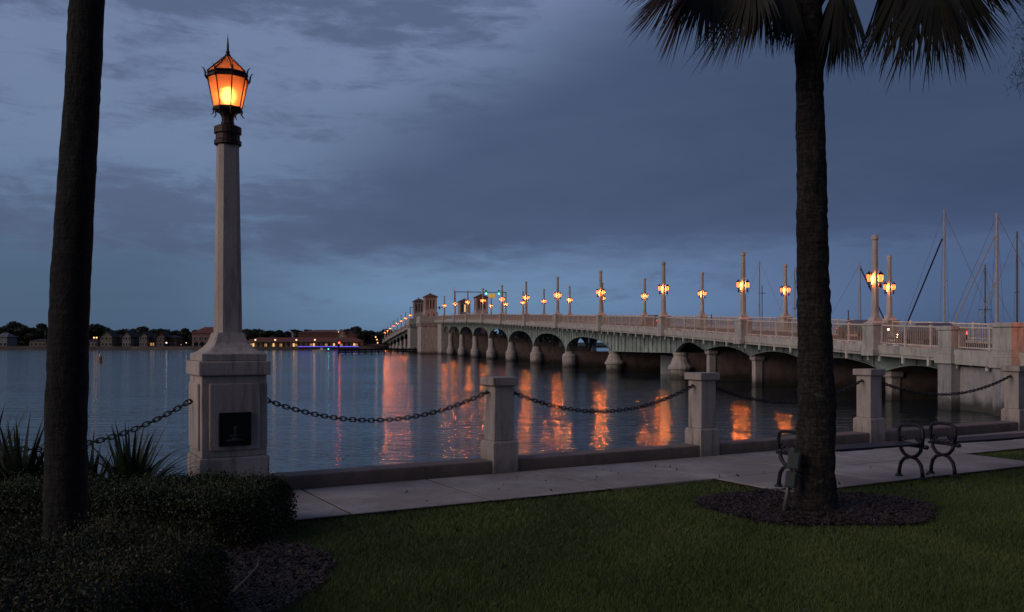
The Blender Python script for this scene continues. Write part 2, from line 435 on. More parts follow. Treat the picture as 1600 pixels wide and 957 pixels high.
# ------------------------------------------------------------------ frames of reference
# sea wall: front line through W0, direction WD; wall frame: x along the wall, +y out over the water
W0 = Vector((-2.40, 9.61, 0)); WA = math.atan2(.492, .870); WD = Vector((math.cos(WA), math.sin(WA), 0)); WN = Vector((-WD.y, WD.x, 0))
WM = Matrix.Translation(W0) @ Matrix.Rotation(WA, 4, 'Z')
def wpt(s, v, z=0): p = W0+WD*s+WN*v; return Vector((p.x, p.y, z))
def s_at(px, v):                     # arc length along the wall where bearing px is met
    k = (px-800)/F; B = W0+WN*v
    return (k*B.y-B.x)/(WD.x-k*WD.y)
# bridge frame: x across (0 = near rail, 13 = far rail), y along, z up
BA = math.atan2(296, 1400); BO = Vector((33.5, 0, 0)); BM = Matrix.Translation(BO) @ Matrix.Rotation(BA, 4, 'Z')
BW = 13.0
_t = np.array([0, 30, 50, 56, 73, 92, 135, 203, 277, 295, 312, 350, 400, 450, 510, 560.]); _z = np.array([.1, .35, .85, 1.1, 1.75, 2.57, 4.05, 6.25, 7.85, 8.0, 7.95, 7.4, 5.9, 4.0, 1.5, .8])
_g = np.arange(0, 560, 1.0); _p = np.interp(_g, _t, _z)
_k = np.hanning(21); _k /= _k.sum(); _p = np.convolve(np.pad(_p, 10, mode='edge'), _k, 'valid')
def rail_z(t): return float(np.interp(t, _g, _p))+EYE
def deck_z(t): return rail_z(t)-1.35
LT = [38.8, 55.5, 72.9, 89.9]+[110.2+20.2*i for i in range(8)]+[349.5+20.2*i for i in range(8)]

# ------------------------------------------------------------------ setting: water, ground, sea wall, far shore
def sheet(name, poly, z, mt, kind='structure'):
    mb = MB(); mb.add([(x, y, z) for x, y in poly], [tuple(range(len(poly)))])
    o = mb.build(name, mt); o['kind'] = kind; return o
sheet('river', [(-4000, -300), (4000, -300), (4000, 7000), (-4000, 7000)], 0.0, 'river_water')
# park ground: a solid block behind the sea wall that also carries the street up to the bridge
a0, a1, a2 = wpt(-60, .16), wpt(35.4, .16), Vector((26.0, 46.5, 0))
ground_poly = [(a0.x, a0.y), (-90, -300), (400, -300), (400, 30)] + [(60, 48), (46.5, 48.0)]
c0 = BM @ Vector((13.2, 46.5, 0)); c1 = BM @ Vector((-.2, 27., 0))
gp = [(a0.x, a0.y), (-300, -60), (-300, -400), (500, -400), (500, 60), (BM @ Vector((13.3, 47.8, 0)))[:2], (BM @ Vector((.3, 47.8, 0)))[:2], (a1.x, a1.y)]
g = MB(); g.prism([tuple(p) for p in gp], -3, GZ-.03); g = g.build('ground', 'lawn_soil'); g['kind'] = 'structure'

# sea wall with its kerb
sw = MB()
L0, L1 = -60, 35.5
sw.box(L0, L1, .02, .42, -3, GZ-.02, WM)
sw.build('sea_wall', 'abutment_concrete')['kind'] = 'structure'
kb = MB()
kb.box(L0, L1, 0, .32, GZ-.015, GZ+.165, WM)
kerb = kb.build('kerb', 'kerb_concrete', bevel=.018); kerb['kind'] = 'structure'

# pavement slabs
side = link('pavement', None); side['kind'] = 'structure'
bed = MB(); bed.box(-30, 34, -1.6, -.002, GZ-.04, GZ+.004, WM); bed.box(4.55, 9.25, -2.76, -1.602, GZ-.04, GZ+.004, WM); bed.box(9.27, 22, -3.05, -2.45, GZ-.04, GZ+.004, WM)
bed.build('joint_bed', 'soil', side)
smesh = {}
def slab(s0, s1, v0, v1):
    key = (round(s1-s0, 3), round(v1-v0, 3))
    if key not in smesh:
        m = MB(); w, h = key; m.box(0, w, 0, h, 0, .034); me = m.mesh('slab', 'slab_concrete'); smesh[key] = me
    p = wpt(s0, v0); o = link('slab', smesh[key], side, (p.x, p.y, GZ-.024+rng.random()*.004), WA)
    o.rotation_euler[0] = rng.normal()*.0012
    bv = o.modifiers.new('bevel', 'BEVEL'); bv.width = .006; bv.segments = 1
for k in range(-9, 16):
    s0 = .147+1.47*k; slab(s0+.014, s0+1.456, -1.6, -.004)
for k in range(3): slab(4.56+1.565*k+.012, 4.56+1.565*(k+1)-.012, -2.75, -1.625)
for k in range(7): slab(9.28+1.6*k+.006, 9.28+1.6*(k+1)-.006, -3.04, -2.46)

# mulch beds (round one at the palm, long one at the hedges)
RP = Vector((2.92, 8.62, GZ))         # right palm foot
def in_mulch(x, y):
    a = (((x-2.98)/1.12)**2+((y-8.76)/.95)**2) < 1+.10*np.sin(5*np.arctan2(y-8.7, x-3))
    t = np.clip((y-4.6)/(8.0-4.6), 0, 1)
    edge = -1.60+np.interp(y, [3., 4.6, 5.3, 5.9, 6.5, 6.9, 7.3, 7.8, 8.1], [.35, .15, .20, .33, .33, .12, -.45, -.75, -.75])
    b = (x < edge) & (x > -9) & (y > 2) & (y < 8.3)
    return a | b
for nm, pts in (('ring', [(2.98+1.14*math.cos(a)*(1+.03*math.sin(5*a)), 8.76+.96*math.sin(a)*(1+.03*math.sin(5*a))) for a in np.linspace(0, 2*PI, 40, endpoint=False)]),
                ('bed', [(-9, 2.)] + [(-1.58+float(np.interp(y, [3., 4.6, 5.3, 5.9, 6.5, 6.9, 7.3, 7.8, 8.1], [.35, .15, .20, .33, .33, .12, -.45, -.75, -.75])), y) for y in np.arange(2., 8.2, .2)]+[(-9, 8.3)])):
    sheet('mulch_ground', pts, GZ-.018 if nm == 'bed' else GZ-.016, 'soil')
def chips(n):
    x = np.concatenate([rng.uniform(1.8, 4.2, n), rng.uniform(-4.2, -1.2, int(n*1.4))]); y = np.concatenate([rng.uniform(7.7, 9.8, n), rng.uniform(4.6, 8.2, int(n*1.4))])
    k = in_mulch(x, y); x, y = x[k], y[k]; n = len(x)
    a = rng.uniform(0, 2*PI, n); tilt = rng.normal(0, .45, n); L = rng.uniform(.015, .06, n); w = rng.uniform(.006, .018, n)
    ax = np.stack([np.cos(a)*np.cos(tilt), np.sin(a)*np.cos(tilt), np.sin(tilt)], 1); bx = np.stack([-np.sin(a), np.cos(a), rng.normal(0, .4, n)], 1)
    C = np.stack([x, y, GZ-.002+rng.uniform(0, .02, n)], 1)
    up = np.array([0, 0, .006])
    V = np.stack([C-ax*L[:, None]/2-bx*w[:, None]/2, C+ax*L[:, None]/2-bx*w[:, None]/2, C+ax*L[:, None]/2+bx*w[:, None]/2, C-ax*L[:, None]/2+bx*w[:, None]/2, C+up], 1).reshape(-1, 3)
    i = np.arange(n)[:, None]*5
    T = np.concatenate([i+np.array([0, 1, 4]), i+np.array([1, 2, 4]), i+np.array([2, 3, 4]), i+np.array([3, 0, 4])])
    o = link('mulch', npmesh('mulch', V, T, 'mulch_chip')); tag(o, 'brown wood chip mulch around the palm and the hedges', 'mulch', kind='stuff')
chips(15000)

# grass
def grass():
    n = 820000
    y = 4.7+(16-4.7)*rng.random(n)**1.7; x = rng.uniform(-.62, .62, n)*y*1.05+.0
    dxy = np.stack([x-W0.x, y-W0.y], 1); s = dxy @ np.array([WD.x, WD.y]); v = dxy @ np.array([WN.x, WN.y])
    wob = .02*np.sin(s*9)+.015*np.sin(s*23)
    paved = (v > -1.585+wob) | ((s > 4.62+wob) & (s < 9.2) & (v > -2.72+wob)) | ((s > 9.2) & (v < -2.47) & (v > -3.02))
    patch = (s > 9.3) & (v > -2.42) & (v < -1.66)
    patch = patch | ((s > 4.4) & (s < 5.5) & (v < -2.72+(5.5-s)*.35))
    k = (~paved | patch) & (v < -1.5)
    jx = x+rng.normal(0, .035, n); jy = y+rng.normal(0, .035, n)
    k &= ~in_mulch(jx, jy)
    x, y = x[k], y[k]; n = len(x)
    a = rng.uniform(0, 2*PI, n); clump = np.array([mnoise.noise(Vector((px*2.2, py*2.2, 0))) for px, py in zip(x[::60], y[::60])])
    clump = np.repeat(clump, 60)[:n] if len(clump)*60 >= n else np.zeros(n)
    h = rng.uniform(.010, .026, n)+.014+.008*np.clip(clump, -1, 1); w = rng.uniform(.0010, .0018, n)*(1+y/8)
    lean = np.stack([rng.normal(0, .014, n), rng.normal(0, .014, n), h], 1)
    b = np.stack([np.cos(a), np.sin(a), 0*a], 1)*w[:, None]
    C = np.stack([x, y, np.full(n, GZ-.028)], 1)
    V = np.stack([C-b, C+b, C+lean], 1).reshape(-1, 3)
    o = link('lawn_grass', npmesh('lawn_grass', V, np.arange(3*n).reshape(-1, 3), 'grass_blade'))
    tag(o, 'short dark green mown grass of the lawn', 'grass', kind='stuff')
grass()
_lx = rng.uniform(-1.2, 6.5, 150); _ly = rng.uniform(5.2, 12.0, 150); _k = (_ly < 9.4+.55*(_lx+2.4)) & ~in_mulch(_lx, _ly)
tag(link('leaf_litter', leaves(np.stack([_lx, _ly, np.full(150, GZ+.022)], 1)[_k], .05, 'palm_leaf', 'leaf_litter', aspect=2.5)), 'small dry leaves scattered over the lawn and the pavement', 'leaves', kind='stuff')

# ------------------------------------------------------------------ big lamp on its pedestal
CV = .15                                    # centreline of kerb
def lamp_main():
    s = s_at(356, CV); p = wpt(s, CV, GZ)
    t = thing('street_lamp', 'tall lamp on a large paneled stone pedestal with a lit octagonal copper lantern', 'street lamp', p, WA)
    Z = lambda rel: rel+EYE-GZ              # heights given relative to the eye
    m = MB(); m.taper(.70, .70, -.02, Z(-1.175))
    m.build('plinth', 'post_concrete', t, bevel=.015)
    m = MB(); m.taper(.655, .655, Z(-1.175), Z(-.34))
    m.build('pedestal', 'post_concrete', t, bevel=.012)
    z0, z1 = Z(-1.10), Z(-.42)
    for ax in range(4):
        Mx = Matrix.Rotation(ax*PI/2, 4, 'Z')
        m = MB(); m.box(-.255, .255, -.352, -.326, z0, z1, Mx); m.build('raised_panel', 'post_concrete', t, bevel=.01)
    m = MB(); m.taper(.72, .72, Z(-.34), Z(-.195)); m.taper(.655, .655, Z(-.195), Z(-.115))
    m.build('cap_moulding', 'post_concrete', t, bevel=.012)
    prof = [(.62, -.115), (.54, -.095), (.44, -.055), (.36, -.005), (.315, .05), (.285, .10)]
    m = MB()
    for (w0, q0), (w1, q1) in zip(prof[:-1], prof[1:]): m.taper(w0, w1, Z(q0), Z(q1), ch=.06)
    m.build('flared_foot', 'post_concrete', t)
    m = MB(); m.taper(.262, .205, Z(.10), Z(2.075), ch=.20); m.build('column', 'post_concrete', t)
    m = MB(); m.lathe([(.130, Z(2.07)), (.140, Z(2.08)), (.140, Z(2.115)), (.125, Z(2.13)), (.122, Z(2.185)), (.140, Z(2.195)), (.140, Z(2.26)), (.11, Z(2.275)), (.05, Z(2.28))], 20, smooth) if False else m.lathe([(.130, Z(2.07)), (.140, Z(2.08)), (.140, Z(2.115)), (.125, Z(2.13)), (.122, Z(2.185)), (.140, Z(2.195)), (.140, Z(2.26)), (.11, Z(2.275)), (.05, Z(2.28))], 20)
    m.build('collar', 'lantern_copper', t)
    ln = link('lantern', None, t, (0, 0, Z(2.28)), R(22))
    m = MB(); m.lathe([(.068, 0), (.072, .02), (.062, .05), (.068, .09), (.092, .13), (.142, .155), (.148, .175), (.148, .19), (.12, .195), (.03, .196)], 8, rot=R(22.5)); m.build('bowl', 'lantern_copper', ln)
    zb, zt, rb, rt = .19, .495, .142, .207
    def P(k, r, z): a = R(22.5+45*k); return Vector((r*math.cos(a), r*math.sin(a), z))
    for k in range(8):
        m = MB(); a, b, c, d_ = P(k, rb, zb), P(k+1, rb, zb), P(k+1, rt, zt), P(k, rt, zt)
        off = (a+b)*.5; off.z = 0; off = off.normalized()*.004
        m.add([a, b, c, d_, a-off, b-off, c-off, d_-off], [(0, 1, 2, 3), (7, 6, 5, 4), (0, 4, 5, 1), (1, 5, 6, 2), (2, 6, 7, 3), (3, 7, 4, 0)])
        m.build('pane', 'frosted_pane', ln)
        m = MB(); m.tube([P(k, rb+.003, zb), P(k, rt+.004, zt)], .0065, 5); m.build('mullion', 'lantern_copper', ln)
        m = MB(); a, b, c = P(k, rt+.0, zt+.052), P(k+1, rt+.0, zt+.052), Vector((0, 0, zt+.265))
        c1, c2 = a.lerp(c, .93), b.lerp(c, .93)
        m.add([a, b, c2, c1, a-Vector((0, 0, .005)), b-Vector((0, 0, .005)), c2-Vector((0, 0, .005)), c1-Vector((0, 0, .005))], [(0, 1, 2, 3), (7, 6, 5, 4), (0, 4, 5, 1), (1, 5, 6, 2), (2, 6, 7, 3), (3, 7, 4, 0)])
        m.build('roof_pane', 'frosted_pane', ln)
        m = MB(); m.tube([P(k, rt+.004, zt+.06), c], .0065, 5); m.build('roof_rib', 'lantern_copper', ln)
        # scroll horns at the band and under the bowl
        a = R(22.5+45*k); er = Vector((math.cos(a), math.sin(a), 0)); m = MB()
        m.tube([er*(rt+.004)+Vector((0, 0, zt-.03)), er*(rt+.022)+Vector((0, 0, zt-.002)), er*(rt+.024)+Vector((0, 0, zt+.045)), er*(rt+.038)+Vector((0, 0, zt+.078)), er*(rt+.062)+Vector((0, 0, zt+.092))], [.005, .009, .010, .006, .002], 5)
        m.build('scroll', 'lantern_copper', ln); m = MB()
        m.tube([er*.142+Vector((0, 0, .185)), er*.150+Vector((0, 0, .155)), er*.142+Vector((0, 0, .13)), er*.158+Vector((0, 0, .105)), er*.178+Vector((0, 0, .10))], [.008, .009, .007, .005, .002], 5)
        m.build('scroll', 'lantern_copper', ln)
    m = MB(); m.lathe([(rt+.0, zt-.008), (rt+.014, zt), (rt+.014, zt+.012), (rt-.002, zt+.020), (rt-.006, zt+.038), (rt+.008, zt+.045), (rt+.004, zt+.056), (rt-.012, zt+.056), (rt-.02, zt)], 8, rot=R(22.5)); m.f = m.f[:-2]
    m.build('band', 'lantern_copper', ln)
    m = MB(); m.lathe([(.03, zt+.24), (.03, zt+.255), (.016, zt+.265), (.022, zt+.28), (.013, zt+.30), (.012, zt+.34), (.001, zt+.475)], 10); m.build('finial', 'lantern_copper', ln)
    m = MB(); m.lathe([(.005, .225), (.045, .245), (.064, .29), (.064, .34), (.045, .385), (.005, .405)], 12); m.build('bulb', 'warm_bulb', ln, smooth=True)
    point('lamp_light', (0, 0, .33), LAMP_W, (1., .43, .15), .05, ln)
    # plaque on the front face
    pl = thing('plaque', 'small dark bronze plaque with a pale fountain relief on the big lamp pedestal', 'plaque', p, WA)
    fx0, fx1, pz0, pz1 = -.165, .155, Z(-1.055), Z(-.715)
    y = -.353
    m = MB(); m.box(fx0, fx1, y-.012, y+.0, pz0, pz1); m.build('plate', 'plaque_bronze', pl)
    m = MB(); w = .018
    m.box(fx0, fx1, y-.026, y-.012, pz1-w, pz1); m.box(fx0, fx1, y-.026, y-.012, pz0, pz0+w)
    m.box(fx0, fx0+w, y-.026, y-.012, pz0+w, pz1-w); m.box(fx1-w, fx1, y-.026, y-.012, pz0+w, pz1-w)
    m.build('frame', 'plaque_bronze', pl)
    m = MB(); Mx = Matrix.Translation((.0, y-.013, pz0+.05)) @ Matrix.Diagonal((1, .25, 1, 1))
    m.lathe([(.09, 0), (.09, .012), (.035, .02), (.02, .04), (.055, .05), (.055, .058), (.012, .066), (.012, .12), (.02, .13), (.004, .15)], 12, M=Mx)
    m.build('relief', 'plaque_relief', pl)
    return t, p
LAMP_W = 46.
main_lamp, LP = lamp_main()

# ------------------------------------------------------------------ kerb posts
post_px = [-236, 780, 1097, 1358, 1587]
post_lab = ['pale stone kerb post left of the big lamp, outside the left palm', 'pale stone kerb post nearest the big lamp, orange reflections on both sides',
            'second pale stone kerb post right of the big lamp, bridge pier behind its cap', 'pale stone kerb post just right of the big palm trunk', 'rightmost pale stone kerb post in front of the bridge abutment']
def post_mesh():
    m1 = MB(); m1.taper(.345, .345, -.02, .37); m1.taper(.345, .29, .37, .395)
    m2 = MB(); m2.taper(.272, .272, .395, 1.06)
    m3 = MB(); m3.taper(.272, .35, 1.06, 1.075); m3.taper(.35, .35, 1.075, 1.165); m3.taper(.35, .335, 1.165, 1.172)
    return m1, m2, m3
ms = post_mesh(); t = None; posts = []
for i, px in enumerate(post_px):
    p = wpt(s_at(px, CV), CV, GZ)
    if t is None:
        t = thing('kerb_post', post_lab[i], 'post', p, WA, 'stone posts along the sea wall'); o = t
        ms[0].build('base', 'post_concrete', t, bevel=.008); ms[1].build('shaft', 'post_concrete', t, bevel=.01); ms[2].build('cap', 'post_concrete', t, bevel=.008)
        for sx in (-1, 1):
            h = MB(); h.tube([(sx*.13, 0, .985), (sx*.165, 0, .985)], .010, 6)
            h.tube([(sx*(.178+.020*math.cos(a)), 0, .985+.024*math.sin(a)) for a in np.linspace(0, 2*PI, 10, endpoint=False)], .0065, 5, closed=True)
            h.build('eye_bolt', 'dark_iron', t, smooth=True)
    else:
        o = copy_tree(t); o['label'] = post_lab[i]; o.location = p
    posts.append((s_at(px, CV), p))
for sx in (-1, 1):
    h = MB(); h.tube([(sx*.33, 0, .985), (sx*.375, 0, .985)], .011, 6)
    h.tube([(sx*(.385+.022*math.cos(a)), 0, .985+.026*math.sin(a)) for a in np.linspace(0, 2*PI, 10, endpoint=False)], .007, 5, closed=True)
    h.build('eye_bolt', 'dark_iron', main_lamp, smooth=True)

# ------------------------------------------------------------------ chains, link by link
lm = MB(); pts = []
for a in np.linspace(0, 2*PI, 12, endpoint=False):
    c, s_ = math.cos(a), math.sin(a); pts.append((.020*(1 if c > 0 else -1)*min(1, abs(c)*2.5)+.020*c, .0215*s_, 0))
lm.tube(pts, .0075, 5, closed=True); link_mesh = lm.mesh('link', 'dark_iron', True)
def chain(sa, sb, sag, label):
    zt = GZ+.975; p0, p1 = wpt(sa, CV, zt), wpt(sb, CV, zt); n = 240; P = []
    for i in range(n+1):
        q = i/n; p = p0.lerp(p1, q); p.z = zt-sag*(1-(2*q-1)**2)**1.0; P.append(p)
    cum = [0]
    for a, b in zip(P[:-1], P[1:]): cum.append(cum[-1]+(b-a).length)
    L = cum[-1]; N = int(round(L/.056)); t = thing('chain', label, 'chain', p0, 0, 'iron chains between the kerb posts')
    for k in range(N+1):
        d_ = (k+.0)*L/N; j = min(n-1, int(np.searchsorted(cum, d_, side='right')-1)); j = max(0, j)
        p = P[j].lerp(P[j+1], (d_-cum[j])/max(1e-6, cum[j+1]-cum[j])); tg = (P[j+1]-P[j]).normalized()
        o = link('link', link_mesh, t); q = tg.to_track_quat('X', 'Z')
        o.rotation_mode = 'QUATERNION'; o.rotation_quaternion = q @ Vector((1, 0, 0)).rotation_difference(Vector((1, 0, 0))) @ __import__('mathutils').Quaternion((1, 0, 0), R(90 if k % 2 == 0 else 0)+rng.normal()*.10)
        o.location = p-p0
sl = s_at(356, CV)
chain(posts[0][0]+.20, sl-.41, .40, 'dark iron chain rising from the left palm to the big lamp pedestal')
chain(sl+.41, posts[1][0]-.20, .27, 'dark iron chain sagging between the big lamp pedestal and the first post right of it')
chain(posts[1][0]+.20, posts[2][0]-.20, .29, 'dark iron chain crossing the orange reflections between two kerb posts')
chain(posts[2][0]+.20, posts[3][0]-.20, .28, 'iron chain passing behind the big palm trunk')
chain(posts[3][0]+.20, posts[4][0]-.20, .27, 'iron chain in front of the bridge abutment at the right')

# ------------------------------------------------------------------ bridge
bridge = thing('bridge', 'long low arched bridge with pale railings and green steel girders crossing the river', 'bridge', BO, BA)
T0, T1 = 46.5, 512.0; BT0, BT1 = 262.0, 326.0      # bascule section
def sweep(t0, t1, sect, step=2.5):
    """box section (x0,x1,dz0,dz1) relative to deck height, swept along the bridge"""
    x0, x1, a, b = sect; m = MB(); n = max(1, int(math.ceil((t1-t0)/step))); vs = []
    for i in range(n+1):
        tt = t0+(t1-t0)*i/n; z = deck_z(tt); vs += [(x0, tt, z+a), (x1, tt, z+a), (x1, tt, z+b), (x0, tt, z+b)]
    fs = [(0, 1, 2, 3), (4*n+3, 4*n+2, 4*n+1, 4*n)]
    for i in range(n):
        q = 4*i
        for k in range(4): fs.append((q+(k+1) % 4, q+k, q+4+k, q+4+(k+1) % 4))
    return m.add(vs, fs)
sweep(20, T1, (.36, BW-.36, -.45, 0)).build('deck', 'bridge_concrete', bridge)
sweep(20, T1, (1.9, BW-1.9, .004, .012)).build('roadway', 'asphalt', bridge)
for x0, x1 in ((1.66, 1.88), (BW-1.88, BW-1.66)): sweep(20, T1, (x0, x1, .003, .15)).build('deck_kerb', 'bridge_concrete', bridge)
ends = LT[:]
segs = []
allT = sorted(ends+[262., 326.])
spans = [(a, b) for a, b in zip(allT[:-1], allT[1:])]+[(allT[-1], 512.)]
for (x0, x1, sx) in ((-.18, .34, -1), (BW-.34, BW+.18, 1)):
    for a, b in spans:
        m = sweep(a+.03, b-.03, (x0, x1, -.36, .13))
        m2 = sweep(a+.03, b-.03, (x0+(.08 if sx < 0 else 0), x1-(0 if sx < 0 else .08), -.52, -.362))
        m.add(m2.v, m2.f); m.build('coping', 'bridge_concrete', bridge)
# railings
rp = MB(); rp.box(-.045, .045, -.05, .05, .13, 1.40); rp.box(-.07, .07, -.075, .075, 1.36, 1.42); rail_post_mesh = rp.mesh('rail_post', 'rail_paint')
count = 0; extra = MB()
for sx, x in ((0, .05), (1, BW-.05)):
    bal = MB(); drips = MB()
    for a, b in spans:
        a2, b2 = a+.55, b-.55
        sweep(a2, b2, (x-.06, x+.06, 1.27, 1.345)).build('top_rail', 'rail_paint', bridge)
        sweep(a2, b2, (x-.04, x+.04, .24, .29)).build('bottom_rail', 'rail_paint', bridge)
        n = max(1, round((b2-a2)/2.35))
        for i in range(n+1):
            tt = a2+(b2-a2)*i/n
            if i not in (0, n) or True:
                if count < 300 and (sx == 0 or tt < 160): link('rail_post', rail_post_mesh, bridge, (x, tt, deck_z(tt))); count += 1
                else: extra.box(x-.045, x+.045, tt-.05, tt+.05, deck_z(tt)+.13, deck_z(tt)+1.42)
            xx = -.10 if sx == 0 else BW+.10
            drips.box(xx-.05, xx+.05, tt-.09, tt+.09, deck_z(tt)-.85, deck_z(tt)-.35)
        step = .16 if a < 200 else .24
        for tt in np.arange(a2+.1, b2-.05, step):
            z = deck_z(tt); bal.box(x-.014, x+.014, tt-.018, tt+.018, z+.29, z+1.27)
    bal.build('balusters', 'baluster_paint', bridge, stuff=True)
    drips.build('bracket_ends', 'rail_paint', bridge, stuff=True)
extra.build('distant_rail_posts', 'rail_paint', bridge, stuff=True)
# scupper blocks along the foot of the railing, some white some red brown
sb = MB()
for tt in np.arange(49, 130, 1.17):
    if rng.random() < .55: sb.box(.10, .26, tt-.30, tt+.30, deck_z(tt)+.13, deck_z(tt)+.25)
sb.build('scupper_blocks', 'hull_white', bridge, stuff=True)

# piers
def pier(tt, ztop, kind):
    pr = link('pier', None, bridge, (0, tt, 0))
    for x in (1.75, BW-1.75):
        m = MB()
        if kind == 'bell': prof = [(1.02, -3), (1.05, .55), (1.05, .85), (1.22, .9), (1.24, 1.12), (1.16, 1.2), (.95, 1.5), (.80, 1.95), (.70, ztop*.82), (.68, ztop-.25), (.76, ztop-.22), (.76, ztop)]
        else: prof = [(1.05, -3), (1.08, 1.5), (1.10, 1.55), (1.02, 1.75), (.84, 2.05) if ztop > 3.2 else (.86, 1.95), (.70, min(2.6, ztop-.3)), (.62, ztop-.12), (.70, ztop-.1), (.70, ztop)]
        prof = [(r, z) for i, (r, z) in enumerate(prof)]
        prof.sort(key=lambda q: q[1])
        m.lathe(prof, 16, c=(x, 0, 0)); m.build('pier_nose', 'pier_concrete', pr, smooth=False)
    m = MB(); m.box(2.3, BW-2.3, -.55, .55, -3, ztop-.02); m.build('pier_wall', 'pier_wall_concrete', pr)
PT = [89.9]+[110.2+20.2*i for i in range(8)]
def spring(t): return float(np.interp(t, [88, 110, 130, 150, 171, 191, 211, 231, 252, 270], [2.55, 2.5, 2.25, 2.85, 3.6, 4.4, 4.95, 5.5, 6.0, 6.2]))
for i, tt in enumerate(PT): pier(tt, spring(tt), 'bell' if i < 2 else 'round')
PT2 = LT[12:]
def spring2(t): return deck_z(t)-3.4
for tt in PT2[:-1]: pier(tt, max(1.4, spring2(tt)), 'round')
# slim bents under the low approach
for tt in (56.3, 65.0, 74.0, 82.8):
    pr = link('pile_bent', None, bridge, (0, tt, 0)); zt = deck_z(tt)-1.55
    for x in (1.75, BW-1.75):
        m = MB(); m.box(x-.3, x+.3, -.3, .3, -3, zt-.3); m.taper(.6, .86, zt-.45, zt-.3, cx=x); m.box(x-.43, x+.43, -.43, .43, zt-.3, zt); m.build('pile', 'pier_concrete', pr)
    m = MB(); m.box(2.1, BW-2.1, -.22, .22, -3, zt-.05); m.build('bent_wall', 'pier_wall_concrete', pr)

def girder(a, b, za, zb, crown_drop, shape, x, stiff, mt):
    """steel plate girder with a curved lower edge"""
    n = 28; top = []; bot = []
    for i in range(n+1):
        q = i/n; tt = a+(b-a)*q; zt = deck_z(tt)-.53; base = za+(zb-za)*q
        if shape == 'arch':
            e = max(0., 1-abs(2*q-1)**2.3)**.55; zb_ = base+(zt-crown_drop-base)*e
        elif shape == 'flat': zb_ = base
        else: e = 1-abs(2*q-1)**2.0; zb_ = base+(zt-crown_drop-base)*e
        top.append((tt, zt)); bot.append((tt, min(zb_, zt-.3)))
    def strip(x0, x1, lo, hi):
        m = MB(); vs = []
        for (tt, z1), (_, z0) in zip(hi, lo): vs += [(x0, tt, z0), (x1, tt, z0), (x1, tt, z1), (x0, tt, z1)]
        fs = [(0, 1, 2, 3), (4*n+3, 4*n+2, 4*n+1, 4*n)]
        for i in range(n):
            for k in range(4): fs.append((4*i+(k+1) % 4, 4*i+k, 4*i+4+k, 4*i+4+(k+1) % 4))
        return m.add(vs, fs)
    g_ = strip(x-.02, x+.02, bot, top).build('girder', mt, bridge)
    fl = strip(x-.20, x+.20, [(q, z-.05) for q, z in bot], bot); fl.build('flange', mt, g_)
    k = int((b-a)/1.22); joined = MB()
    for i in range(1, k):
        tt = a+(b-a)*i/k; z1 = deck_z(tt)-.53; z0 = np.interp(tt, [p[0] for p in bot], [p[1] for p in bot])
        mm = MB() if stiff else joined
        sgn = -1 if x < BW/2 else 1
        mm.box(min(x+sgn*.02, x+sgn*.16), max(x+sgn*.02, x+sgn*.16), tt-.035, tt+.035, z0+.005, z1-.002)
        if stiff: mm.build('stiffener', mt, g_)
    if not stiff: joined.build('stiffeners', mt, g_, stuff=True)
gx = [1.35, 4.6, BW-4.6, BW-1.35]
def bay(a, b, za, zb, drop, shape, stiff=False):
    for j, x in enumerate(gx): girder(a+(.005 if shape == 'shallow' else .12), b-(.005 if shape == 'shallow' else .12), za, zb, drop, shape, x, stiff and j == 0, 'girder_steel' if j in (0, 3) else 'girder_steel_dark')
low = [49.05, 56.3, 65.0, 74.0, 82.8, 89.9]
for a, b in zip(low[:-1], low[1:]): bay(a, b, deck_z(a)-1.55, deck_z(b)-1.55 if b < 89 else spring(b), .42, 'shallow')
bay(89.9, 110.2, spring(90), spring(110), 1.6, 'flat', True)
for i in range(1, 8):
    a, b = PT[i], PT[i+1]; bay(a, b, spring(a), spring(b), .95, 'arch', i < 4)
bay(PT[8], 262, spring(251), 6.2, .95, 'arch')
pts2 = [326.]+PT2
for a, b in zip(pts2[:-1], pts2[1:]): bay(a, b, max(1.4, spring2(a)), max(1.4, spring2(b)), 1.0, 'arch')

# abutment on the park side
ab = link('abutment', None, bridge)
m = MB(); m.box(.10, BW-.10, 22, 49.0, -3, deck_z(40)-.55); m.build('abutment_wall', 'abutment_concrete', ab)
m = sweep(26, 48.2, (-.32, .5, -.62, .15)); m.build('ledge', 'bridge_concrete', ab)
def pilaster(t0, t1, x0, x1, top, par):
    zc = deck_z((t0+t1)/2)
    m = MB(); m.box(x0, x1, t0, t1, -3, zc-.62); m.build('pilaster_shaft', 'abutment_concrete', par, bevel=.03)
    m = MB(); m.box(x0-.12, x1+.12, t0-.12, t1+.12, zc-.62, zc-.12); m.box(x0-.04, x1+.04, t0-.04, t1+.04, zc-.12, zc+.2); m.build('pilaster_band', 'bridge_concrete', par, bevel=.03)
    m = MB(); m.box(x0, x1, t0, t1, zc+.2, top-.22); m.build('pilaster_die', 'bridge_concrete', par, bevel=.03)
    m = MB(); m.box(x0-.07, x1+.07, t0-.07, t1+.07, top-.22, top); m.build('pilaster_cap', 'bridge_concrete', par, bevel=.03)
for xx in (0, BW):
    sgn = 1 if xx == 0 else -1
    for (t0, t1, pr, up) in ((48.25, 49.3, .45, .02), (43.75, 44.95, .72, .10)):
        xa, xb = xx-sgn*pr, xx+sgn*.45
        pilaster(t0, t1, min(xa, xb), max(xa, xb), rail_z(48)+up+(.03), ab)
